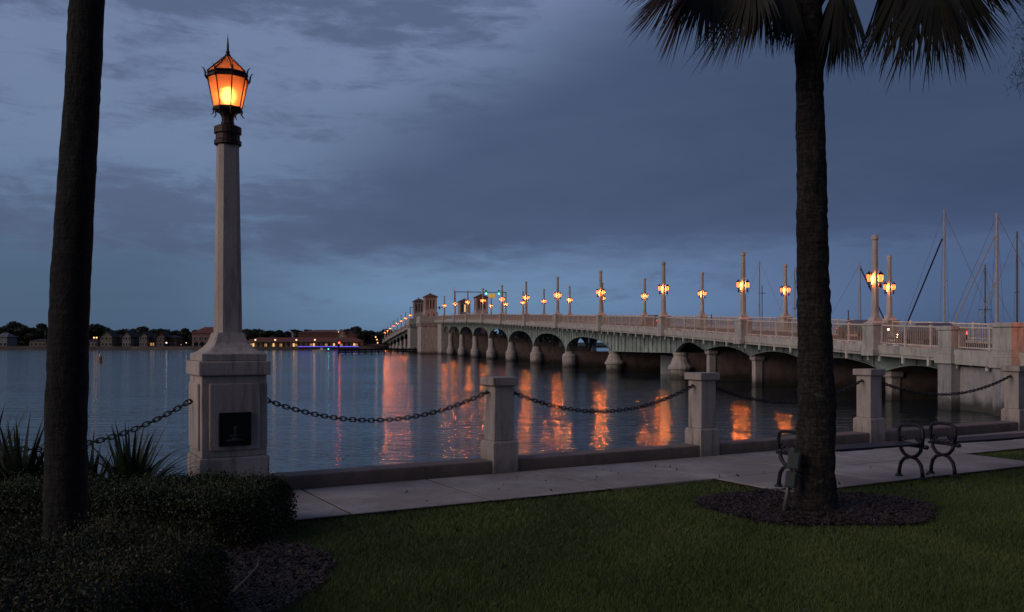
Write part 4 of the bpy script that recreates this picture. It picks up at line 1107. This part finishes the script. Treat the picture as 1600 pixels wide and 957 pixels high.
# pale palm
def fan(out_pts, seg, hub, axis, side, L, width, droop, lift=.0, spread=150, n=44):
    """append one fan leaf (narrow folded segments) to lists"""
    axis = axis.normalized(); side = (side-axis*side.dot(axis)).normalized(); nrm = axis.cross(side)
    for k in range(n):
        a = R(-spread+2*spread*k/(n-1))+rng.normal()*.02; dr = axis*math.cos(a)+side*math.sin(a)
        l = L*(.70+.30*math.cos(a*.55))*(1+rng.normal()*.07); dd = droop*(.6+.8*rng.random())
        ps = []
        for q in (0, .38, .72, 1.0):
            p = hub+dr*l*q+nrm*(lift*q*(1-q)*l)+Vector((0, 0, -dd*l*q*q)); ps.append(p)
        w = width*(.8+.4*rng.random()); wd = dr.cross(nrm).normalized()
        ws = [.004, w, w*.62, .0008]; base = len(out_pts)
        for p, ww in zip(ps, ws): out_pts.append(p-wd*ww); out_pts.append(p+wd*ww)
        for j in range(3): seg.append((base+2*j, base+2*j+1, base+2*j+3, base+2*j+2))
t = thing('palm_tree', 'small far palm with a pale trunk sticking up behind the lit building', 'palm tree', at(458, 470, .9))
zt = (535-517)*470/F+EYE-.9
m = MB(); m.tube([(0, 0, 0), (0, 0, zt)], [.75, .65], 8); m.build('trunk', 'pale_trunk', t)
P_, S_ = [], []
for k in range(22):
    a = k*2.4; e = (k % 3)*.4-.2; ax = Vector((math.cos(a), math.sin(a), e)); fan(P_, S_, Vector((0, 0, zt))+ax*.5, ax, Vector((-math.sin(a), math.cos(a), 0)), 1.5, .09, .35, n=14)
MB().add(P_, S_).build('crown', 'far_leaf', t)
# blue light line at the far bank; the pier carrying it is added
t = thing('added_dock', 'blue violet light line low at the far bank on an added pier', 'added_dock', at(513, 410)); w = (561-466)*410/F
m = MB(); m.box(-w/2, w/2, 0, 2.5, .5, .9); m.build('added_deck', 'dark_timber', t)
m = MB(); m.box(-w/2, w/2, -.12, 0, 1.45, 1.66); m.build('light_line', 'led_blue', t)
for k in range(9):
    m = MB(); x = -w/2+w*(k+.5)/9; m.tube([(x, .6, -2), (x, .6, 1.3)], .15, 6); m.build('pile', 'dark_timber', t)
m = MB(); m.box(-w/2, w/2, 0, .3, .9, 1.9); m.build('added_rail', 'dark_timber', t)
point('led_glow', at(513, 405, .8), 1., (.2, .15, 1.), .4, None).name = 'led_glow'

# ------------------------------------------------------------------ sail boats beyond the bridge
def sailboat(px, Y, ytop, lab, L=11, mastmat='mast_paint', stays=(), boom=True, hullm='hull_white', rz=.4, spreader=.55, mr=.11, cabin=True):
    t = thing('sailing_boat', lab, 'sailing boat', at(px, Y), rz, 'sailing boats moored beyond the bridge'); Hm = (535-ytop)*Y/F+EYE
    m = MB(); n = 12; vs = []
    for j in range(n+1):
        q = j/n; y = -L/2+L*q; w = L*.15*(1-abs((q-.42)/.58)**2.4 if q > .42 else 1-.45*((.42-q)/.42)**2)+.03; h = 1.1+.25*(2*q-1)**2
        vs += [(-w, y, h), (-w*.6, y, -.3), (w*.6, y, -.3), (w, y, h)]
    fs = [(0, 1, 2, 3), (4*n+3, 4*n+2, 4*n+1, 4*n)]
    for i in range(n):
        for k in range(4): fs.append((4*i+(k+1) % 4, 4*i+k, 4*i+4+k, 4*i+4+(k+1) % 4))
    m.add(vs, fs).build('hull', hullm, t)
    if cabin:
        m = MB(); m.taper(L*.19, L*.13, 1.15, 1.95, d0=L*.42, d1=L*.36); c = m.build('cabin', 'hull_white', t)
        for sx in (-1, 1):
            for k in range(4): m = MB(); m.box(sx*L*.085-.04, sx*L*.085+.04, -1.6+k*.9, -1.0+k*.9, 1.42, 1.72); m.build('porthole', 'window_dark', c)
    m = MB(); m.tube([(0, .6, 1.), (0, .6, Hm)], [mr, mr*.7], 8); m.build('mast', mastmat, t)
    m = MB(); zs = 1+(Hm-1)*spreader; m.tube([(-.9, .6, zs), (.9, .6, zs)], .04, 5); m.build('spreader', mastmat, t)
    if boom: m = MB(); m.tube([(0, .5, 2.6), (0, -L*.38, 2.7)], .16, 6); m.build('boom', 'hull_blue', t)
    for mtl, (y0, z0), (y1, z1), r_ in [('stay_wire', (L/2, 1.3), (.6, Hm-.2), .022), ('stay_wire', (-L/2, 1.3), (.6, Hm-.2), .022)]+list(stays):
        m = MB(); m.tube([(0, y0, z0), (0, y1, z1)], r_, 4); m.build('stay', mtl, t)
    for sx in (-1, 1): m = MB(); m.tube([(sx*L*.14, .6, 1.2), (sx*.9, .6, zs), (0, .6, Hm-.3)], .018, 4); m.build('shroud', 'stay_wire', t)
    return t
sailboat(1193, 135, 407, 'sailing boat with a bare slanted mast between the third and second near lamp posts', rz=1.2)
sailboat(1248, 130, 417, 'sailing boat whose thin mast stands just left of the palm trunk', rz=.9)
sailboat(1335, 105, 411, 'sailing boat with a pale mast and dark furled jib just right of the palm trunk', rz=-1.75, stays=[('stay_dark', (5.4, 1.3), (.7, 12.2), .07)])
sailboat(1485, 92, 328, 'sailing boat with the tall pale mast and a dark furled jib sloping left', L=12, rz=1.45, stays=[('stay_dark', (5.9, 1.3), (.8, 14.2), .085)])
sailboat(1546, 100, 413, 'sailing boat with a short dark mast between two tall pale masts', mastmat='mast_dark', rz=.3, mr=.09)
sailboat(1568, 84, 333, 'sailing boat with the thick white mast near the right edge', L=13, rz=1.5, mr=.16, stays=[('mast_paint', (6.3, 1.3), (.8, 13.5), .06), ('mast_paint', (3.8, 1.8), (.7, 9.3), .05)])
sailboat(1599, 95, 362, 'sailing boat whose mast stands at the right edge of the view', mastmat='mast_dark', rz=1.3)
# white motor yacht seen under the deck, pilot house boat above the railing
def yacht(loc, rz, lab, L=13, H=6.8, mast=True):
    t = thing('motor_yacht', lab, 'boat', loc, rz, 'motor yachts moored beyond the bridge')
    m = MB(); n = 10; vs = []
    for j in range(n+1):
        q = j/n; y = -L/2+L*q; w = L*.16*(1-max(0, (q-.5)/.5)**2.2)+.03; h = 1.5+.6*q*q; vs += [(-w, y, h), (-w*.8, y, -.3), (w*.8, y, -.3), (w, y, h)]
    fs = [(0, 1, 2, 3), (4*n+3, 4*n+2, 4*n+1, 4*n)]
    for i in range(n):
        for k in range(4): fs.append((4*i+(k+1) % 4, 4*i+k, 4*i+4+k, 4*i+4+(k+1) % 4))
    m.add(vs, fs).build('hull', 'hull_white', t)
    m = MB(); m.taper(L*.27, L*.24, 1.55, 3.3, d0=L*.55, d1=L*.5); c = m.build('cabin', 'hull_white', t)
    for k in range(5):
        for sx in (-1, 1): m = MB(); y = -L*.22+k*L*.105; m.box(sx*L*.131-.06, sx*L*.131+.06, y-.45, y+.45, 2.2, 2.9); m.build('window', 'hull_blue', c)
    for k in range(3): m = MB(); x = (k-1)*.95; m.box(x-.38, x+.38, -L*.275-.03, -L*.275+.16, 2.0, 2.9); m.build('window', 'hull_blue', c)
    m = MB(); m.taper(L*.2, L*.17, 3.3, 4.6, d0=L*.25, d1=L*.2); m.build('flybridge', 'hull_white', t)
    if mast:
        m = MB(); m.tube([(0, -.5, 4.6), (0, -.5, H)], .06, 6); m.tube([(-.6, -.5, H-1), (.6, -.5, H-1)], .04, 5); m.build('radar_mast', 'mast_dark', t)
yacht(at(1106, 104), 2.0, 'white motor yacht seen through the span beside the bell shaped pier')
yacht(at(1186, 118), .6, 'motor yacht with a radar mast showing above the railing left of the palm', L=12, H=11)
yacht(at(1318, 96), 1.0, 'motor yacht with its flybridge showing above the railing right of the palm', L=11, H=7.)

# ------------------------------------------------------------------ palms in the park
def trunk(path, rads, mt, parent, n=26, rough=.012):
    path = [Vector(p) for p in path]; zs = [p.z for p in path]; H = zs[-1]; rings = int(H/.045); vs = []
    for j in range(rings+1):
        z = H*j/rings; c = Vector((np.interp(z, zs, [p.x for p in path]), np.interp(z, zs, [p.y for p in path]), z)); r = float(np.interp(z, zs, rads))
        for k in range(n):
            a = 2*PI*k/n; q = Vector((math.cos(a)*3, math.sin(a)*3, z*9)); nz = mnoise.noise(q*1.6)*rough+mnoise.noise(Vector((math.cos(a)*8, math.sin(a)*8, z*3.5)))*rough*1.1+mnoise.noise(Vector((math.cos(a)*14, math.sin(a)*14, z*30)))*rough*.7
            vs.append(c+Vector((math.cos(a), math.sin(a), 0))*(r+nz))
    fs = [(j*n+k, j*n+(k+1) % n, (j+1)*n+(k+1) % n, (j+1)*n+k) for j in range(rings) for k in range(n)]
    fs.append(tuple(rings*n+k for k in range(n)))
    return MB().add(vs, fs).build('trunk', mt, parent, smooth=True)
def palm(loc, path, rads, label, mt, hand, L=.95, nrand=22, rough=.013):
    t = thing('palm_tree', label, 'palm tree', loc)
    trunk(path, rads, mt, t, rough=rough); top = Vector(path[-1])
    def leaf(hub, axis, L_, droop, spread=125):
        P_, S_ = [], []
        side = axis.cross(Vector((0, 0, 1)))
        if side.length < .2: side = Vector((1, 0, 0))
        fan(P_, S_, hub, axis, side, L_, .016, droop, lift=.25, spread=spread, n=int(14+spread*.5))
        fr = MB().add(P_, S_).build('frond', 'palm_leaf', t)
        mid = (top+hub)*.5+Vector((0, 0, .22)); m = MB()
        m.tube([top+Vector((0, 0, -.05)), mid, hub, hub+axis.normalized()*L_*.3], [.022, .015, .011, .005], 5); m.build('stalk', 'palm_leaf', fr)
    for hub, axis, L_, droop, sp_ in hand:
        for rep_ in range(2):
            j = Vector(rng.normal(0, 1, 3)); leaf(Vector(hub)+j*.07*min(rep_, 1), Vector(axis)+j*.16, L_*(1, .92, .85)[rep_], droop*(1.3+.5*rep_), spread=(sp_, sp_*.75)[rep_])
    for k in range(nrand):
        a = k*2.399; e = .55+.75*(k/nrand); r = 1.05*math.cos(e)+.15
        ax = Vector((math.cos(a)*math.cos(e), math.sin(a)*math.cos(e), math.sin(e)))
        hub = top+Vector((math.cos(a)*r, math.sin(a)*r, .25+1.05*math.sin(e))); leaf(hub, ax, L, .35)
    m = MB()
    for k in range(26):
        a = k*2.399; z = -.45+.5*k/26; er = Vector((math.cos(a), math.sin(a), 0)); r0 = rads[-1]
        m.tube([top+er*(r0*.8)+Vector((0, 0, z)), top+er*(r0+.06)+Vector((0, 0, z+.14)), top+er*(r0+.10)+Vector((0, 0, z+.26))], [.03, .025, .012], 4)
    m.build('leaf_bases', mt, t)
    return t
Ztop = (535-8)*8.6/F+EYE-GZ                        # height of the crown's foot above ground
def hp(px, py, Y): q = at(px, Y, (535-py)*Y/F+EYE); return q-RP
toppt = Vector((-.075, 0, Ztop+.42))
hand = []
def H(px, py, Y, ax, L_, dr=.35, sp=50): hand.append((hp(px, py, Y), ax, L_, dr, sp))
H(1075, -52, 8.3, (-.50, -.1, -.60), .70, .22, 58)
H(1050, -66, 8.8, (-.95, .1, -.30), .60, .20, 45)
H(1168, -46, 8.2, (-.20, -.1, -.95), .80, .15, 48)
H(1190, -40, 8.9, (-.10, .2, -.95), .66, .1, 36)
H(1128, -74, 9.1, (-.5, .2, -.8), .66, .15, 40)
H(1246, -30, 8.9, (-.12, .5, -1.), .60, .1, 24)
H(1312, -34, 8.5, (.06, .0, -1.), .86, .06, 26)
H(1300, -10, 9.0, (.0, .3, -1.), .70, .1, 22)
H(1425, -60, 8.5, (-.06, -.1, -.98), .96, .12, 34)
H(1456, -48, 8.3, (.14, -.2, -.98), .94, .10, 34)
H(1492, -58, 8.7, (.42, 0., -.80), .82, .15, 44)
H(1520, -72, 8.4, (.80, .1, -.50), .62, .2, 36)
H(1062, -40, 8.6, (-.62, .1, -.62), .62, .2, 50)
H(1108, -58, 8.5, (-.25, .1, -.85), .66, .2, 40)
H(1215, -60, 8.4, (.1, -.1, -.95), .66, .1, 24)
H(1400, -80, 8.9, (-.1, .2, -.95), .85, .2, 26)
palm(RP, [(0, 0, 0), (-.01, 0, .35), (.012, 0, 1.0), (-.02, 0, 2.0), (-.035, 0, 3.0), (-.055, 0, 4.0), tuple(toppt)], [.210, .186, .173, .153, .140, .130, .122],
     'large palm in the round mulch ring on the lawn, fan leaves hanging at its top', 'palm_bark', hand)
LPm = Vector(((101-800)/F*6.2, 6.2, GZ))
palm(LPm, [(0, 0, 0), (.012, 0, 1.2), (.05, 0, 2.2), (.115, 0, 3.2), (.165, 0, 4.1), (.25, 0, 6.4)], [.140, .134, .125, .116, .111, .105],
     'dark leaning palm trunk rising behind the shaggy hedge at the left', 'palm_bark_plain', [], nrand=20, rough=.006)
# electrical boxes on a leaning conduit at the palm's foot
eb = thing('outlet_post', 'grey electrical boxes on a leaning conduit against the palm trunk', 'electrical box', at(1224, 8.45, GZ))
m = MB(); m.tube([(0, 0, -.03), (.045, .02, .18), (.105, .03, .60)], .022, 8); m.build('conduit', 'conduit', eb, smooth=True)
def ebox(x0, z0, w, h, lab): 
    m = MB(); m.box(-w/2, w/2, -.045, .045, 0, h, Matrix.Translation((x0, -.03, z0)) @ Matrix.Rotation(R(7), 4, 'Y') @ Matrix.Rotation(R(-25), 4, 'Z')); b_ = m.build('outlet_box', 'box_grey', eb, bevel=.006)
    m = MB(); m.box(-w/2+.012, w/2-.012, -.056, -.046, .012, h-.012, Matrix.Translation((x0, -.03, z0)) @ Matrix.Rotation(R(7), 4, 'Y') @ Matrix.Rotation(R(-25), 4, 'Z')); m.build('box_lid', 'box_grey', b_, bevel=.004)
ebox(.055, .235, .10, .15, ''); ebox(.085, .41, .115, .155, '')

# ------------------------------------------------------------------ benches
def bench(origin, rz, label):
    """backless bench with cast iron arm frames; x along the seat, origin at the rear left foot, -y to the front"""
    t = thing('park_bench', label, 'bench', origin, rz, 'backless iron benches along the pavement'); L = 1.85; D = .36
    for x in (0, L):
        fr = link('end_frame', None, t, (x, 0, 0)); c = -D/2
        m = MB()
        # arm loop
        m.tube([(0, c+.155, .40), (0, c+.175, .50), (0, c+.16, .585), (0, c+.11, .615), (0, c, .62), (0, c-.11, .615), (0, c-.16, .585), (0, c-.175, .50), (0, c-.155, .40)], .021, 8)
        m.build('arm_loop', 'bench_iron', fr, smooth=True)
        for sg in (-1, 1):
            m = MB()
            m.tube([(0, c+sg*.15, .39), (0, c+sg*.135, .32), (0, c+sg*.085, .265), (0, c+sg*.03, .25)], [.021, .022, .021, .018], 8)
            m.tube([(0, c+sg*.03, .235), (0, c+sg*.09, .22), (0, c+sg*.14, .165), (0, c+sg*.16, .09), (0, c+sg*.165, .03)], [.018, .021, .022, .021, .024], 8)
            m.lathe([(.045, 0), (.045, .012), (.022, .035)], 10, c=(0, c+sg*.168, 0))
            m.build('leg', 'bench_iron', fr, smooth=True)
            m = MB(); sp = [(0, c+sg*(.095+.034*(1-k/14)*math.cos(k*.62)), .455+.034*(1-k/14)*math.sin(k*.62)) for k in range(13)]
            m.tube(sp, .013, 6); m.tube([(0, c+sg*.135, .41), (0, c+sg*.11, .43), (0, c+sg*.128, .455)], .011, 5); m.build('scroll', 'bench_iron', fr, smooth=True)
        m = MB(); m.box(-.022, .022, c-.05, c+.05, .225, .262); m.build('boss', 'bench_iron', fr, bevel=.006)
        m = MB(); m.tube([(0, c-.20, .375), (0, c+.20, .375)], .016, 7); m.lathe([(.022, -.03), (.028, 0), (.022, .03)], 8, M=Matrix.Translation((0, c-.205, .375)) @ Matrix.Rotation(PI/2, 4, 'X')); m.build('seat_bearer', 'bench_iron', fr, smooth=True)
    for k in range(5):
        y0 = -D+.012+k*(D-.02)/5; m = MB(); m.box(-.03, L+.03, y0, y0+.058, .392, .418)
        m.build('seat_slat', 'bench_wood', t, bevel=.005)
    m = MB(); m.box(L/2-.25, L/2+.25, -D*.7, -D*.3, .372, .390); m.build('centre_brace', 'bench_iron', t)
brz = math.atan2(.432, .902)
bench(Vector((2.93, 9.87, GZ+.012)), brz, 'backless bench with iron arms, partly hidden behind the big palm trunk')
bench(Vector((5.07, 10.87, GZ+.012)), brz, 'backless bench with iron arms running off the right edge')

# ------------------------------------------------------------------ hedges
def hedge(x0, x1, y0, y1, ht, n, mt, label, jag=.03, droop_right=0, size=.026, core=True, sparse=0, amp=1.):
    cx, cy = (x0+x1)/2, (y0+y1)/2; t = thing('hedge', label, 'hedge', (cx, cy, GZ)); w, d_ = x1-x0, y1-y0
    def surf(u_, v_): return mnoise.noise(Vector((u_*2.0, v_*2.0, 1.3)))*.12*amp+mnoise.noise(Vector((u_*7, v_*7, 4.3)))*.045
    # sample on box surface (top, front, right, left), pushed by noise, leaves within a shell
    areas = np.array([w*d_*1.6, w*ht, d_*ht, d_*ht*.5, w*ht*.5]); cnt = (areas/areas.sum()*n).astype(int); C = []
    for f, c in enumerate(cnt):
        a, b = rng.random(c), rng.random(c)
        if f == 0: P = np.stack([-w/2+w*a, -d_/2+d_*b, np.full(c, ht)], 1); N = np.array([0, 0, 1.])
        elif f == 1: P = np.stack([-w/2+w*a, np.full(c, -d_/2), ht*b], 1); N = np.array([0, -1., 0])
        elif f == 2: P = np.stack([np.full(c, w/2), -d_/2+d_*a, ht*b], 1); N = np.array([1., 0, 0])
        elif f == 3: P = np.stack([np.full(c, -w/2), -d_/2+d_*a, ht*b], 1); N = np.array([-1., 0, 0])
        else: P = np.stack([-w/2+w*a, np.full(c, d_/2), ht*b], 1); N = np.array([0, 1., 0])
        P += N*(-.10*rng.random(c)**1.3)[:, None]
        C.append(P)
    C = np.concatenate(C)
    # round off the box edges, then wobble
    r = .20
    for ax, hw in ((0, w/2), (1, d_/2)):
        ex = np.clip((np.abs(C[:, ax])-(hw-r))/r, 0, 1); ez = np.clip((C[:, 2]-(ht-r))/r, 0, 1)
        C[:, 2] -= ex*ez*r*.45; C[:, ax] -= np.sign(C[:, ax])*ex*ez*r*.45
    ex = np.clip((np.abs(C[:, 0])-(w/2-.25))/.25, 0, 1)*np.clip((np.abs(C[:, 1])-(d_/2-.25))/.25, 0, 1)
    C[:, 0] -= np.sign(C[:, 0])*ex*.09; C[:, 1] -= np.sign(C[:, 1])*ex*.09
    sm = np.array([surf(x+cx, y+cy) for x, y in C[:, :2]]); topw = np.clip(C[:, 2]/ht, 0, 1)
    C[:, 2] += sm*topw*(jag/.03)*.5; C[:, 0] += sm*.35; C[:, 1] += sm*.35
    C += rng.normal(0, .008, C.shape)
    link('leaves', leaves(C, size, mt, 'leaves', aspect=2.0), t)
    # upright sprigs breaking the outline
    k = int(n*.05); sel = C[rng.integers(0, len(C), k)]; sel = sel[sel[:, 2] > ht*.8]; P = []
    for q in range(5): P.append(sel+np.stack([rng.normal(0, .008, len(sel)), rng.normal(0, .008, len(sel)), .012+q*.012*(jag/.03)+rng.normal(0, .004, len(sel))], 1))
    link('sprigs', leaves(np.concatenate(P), size*.8, mt, 'sprigs', aspect=2.6, updir=(0, 0, 1)), t)
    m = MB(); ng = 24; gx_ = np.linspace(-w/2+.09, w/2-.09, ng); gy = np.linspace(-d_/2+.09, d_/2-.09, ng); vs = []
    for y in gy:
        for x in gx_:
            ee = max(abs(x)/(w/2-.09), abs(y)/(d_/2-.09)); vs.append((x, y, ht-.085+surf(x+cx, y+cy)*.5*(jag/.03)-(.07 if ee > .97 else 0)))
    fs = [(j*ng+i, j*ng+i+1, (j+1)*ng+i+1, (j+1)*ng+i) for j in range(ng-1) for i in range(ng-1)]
    m.add(vs, fs); m.box(-w/2+.09, w/2-.09, -d_/2+.09, d_/2-.09, -.02, ht-.16); m.build('dark_core', 'hedge_core', t)  # added solid core, coloured dark for the shaded inside, to stop see-through
    return t
hedge(-6.2, -1.93, 6.95, 8.15, .41, 95000, 'hedge_leaf', 'clipped dark green hedge with a squared end in front of the big lamp pedestal', jag=.035, size=.024, amp=1.1)
hedge(-5.2, -1.66, 3.6, 5.55, .47, 120000, 'hedge_leaf_brown', 'shaggy low hedge with brownish tips filling the lower left corner', jag=.06, size=.020, amp=1.7)
# fallen curved twig
bc = MB(); bc.tube([at(352, 5.45, GZ+.0), at(366, 5.7, GZ+.02), at(388, 6.0, GZ+.03), at(402, 6.25, GZ+.035), at(404, 6.5, GZ+.02)], [.009, .010, .009, .007, .004], 6)
tag(bc.build('fallen_twig', 'mulch_chip', smooth=True), 'curved bare twig lying on the mulch beside the shaggy hedge', 'twig')
MATS['twig'] = mat('twig', (.16, .12, .10), .8, .3, 20)
bpy.data.objects['fallen_twig'].data.materials[0] = MATS['twig']

# ------------------------------------------------------------------ spiky yuccas
def yucca(px, Y, hgt, n, label):
    t = thing('yucca', label, 'plant', at(px, Y, GZ), 0, 'spiky plants behind the hedge')
    for k in range(n):
        a = k*2.399+rng.normal()*.15; e = R(20+68*(k/n)**.75)+rng.normal()*.06; L = hgt*(.75+.4*rng.random()); m = MB(); vs = []
        er = Vector((math.cos(a), math.sin(a), 0)); sd = Vector((-math.sin(a), math.cos(a), 0)); N = 6
        for j in range(N+1):
            q = j/N; ee = e-.30*q*q*(1 if k < n*.6 else .3); p = er*(L*q*math.cos(ee)+.04)+Vector((0, 0, L*q*math.sin(ee)+.03)); w = (.020+.022*math.sin(PI*min(1, q*1.3+.15)))*(1-q**2.5)+.0008
            vs += [p-sd*w, p-Vector((0, 0, .006*(1-q))), p+sd*w]
        fs = [(3*j+c, 3*j+c+1, 3*j+c+4, 3*j+c+3) for j in range(N) for c in (0, 1)]
        m.add(vs, fs).build('leaf', 'yucca_leaf', t)
yucca(203, 8.45, .80, 90, 'spiky plant with narrow stiff leaves just left of the big lamp pedestal')
yucca(138, 8.25, .74, 50, 'spiky plant half hidden by the near palm trunk')
yucca(30, 8.2, .86, 90, 'large spiky plant left of the near palm trunk')
yucca(-20, 8.5, .95, 50, 'tall spiky plant cut by the left edge')
yucca(72, 8.6, .60, 40, 'spiky plant hidden behind the near palm trunk')

# ------------------------------------------------------------------ pine branch reaching in at the upper right
def pine():
    b = at(1760, 13., GZ); t = thing('pine_tree', 'feathery pine whose branch tips reach in at the upper right edge', 'tree', b)
    m = MB(); m.tube([(0, 0, 0), (.1, 0, 4), (0, 0, 9)], [.24, .18, .06], 10); m.build('trunk', 'palm_bark_plain', t)
    C = []; m = MB(); r_ = random.Random(5)
    tgt = [(1598, 25), (1596, 60), (1594, 95), (1598, 130), (1600, 45), (1597, 115)]
    brs = [at(px, 13., (535-py)*13/F+EYE)-b for px, py in tgt]
    for k in range(46):
        a = r_.uniform(0, 2*PI); z = r_.uniform(3.6, 8.5); L = r_.uniform(.7, 1.45)*(1.15-z/12); brs.append(Vector((L*math.cos(a), L*math.sin(a), z-.25)))
    for e in brs:
        s0 = Vector((.05, 0, e.z+.25)); mid = s0.lerp(e, .5)+Vector((0, 0, .12)); m.tube([s0, mid, e], [.02, .012, .004], 4)
        n = 420; q = rng.random(n)**.6; A = np.array([s0.lerp(e, float(x)) for x in q]); C.append(A+rng.normal(0, 1, (n, 3))*(.03+.10*q[:, None])*np.array([1, 1, .8]))
    m.build('branches', 'palm_bark_plain', t)
    link('crown', leaves(np.concatenate(C), .11, 'needle', 'crown', aspect=14, updir=(0, 0, -.5)), t)
pine()
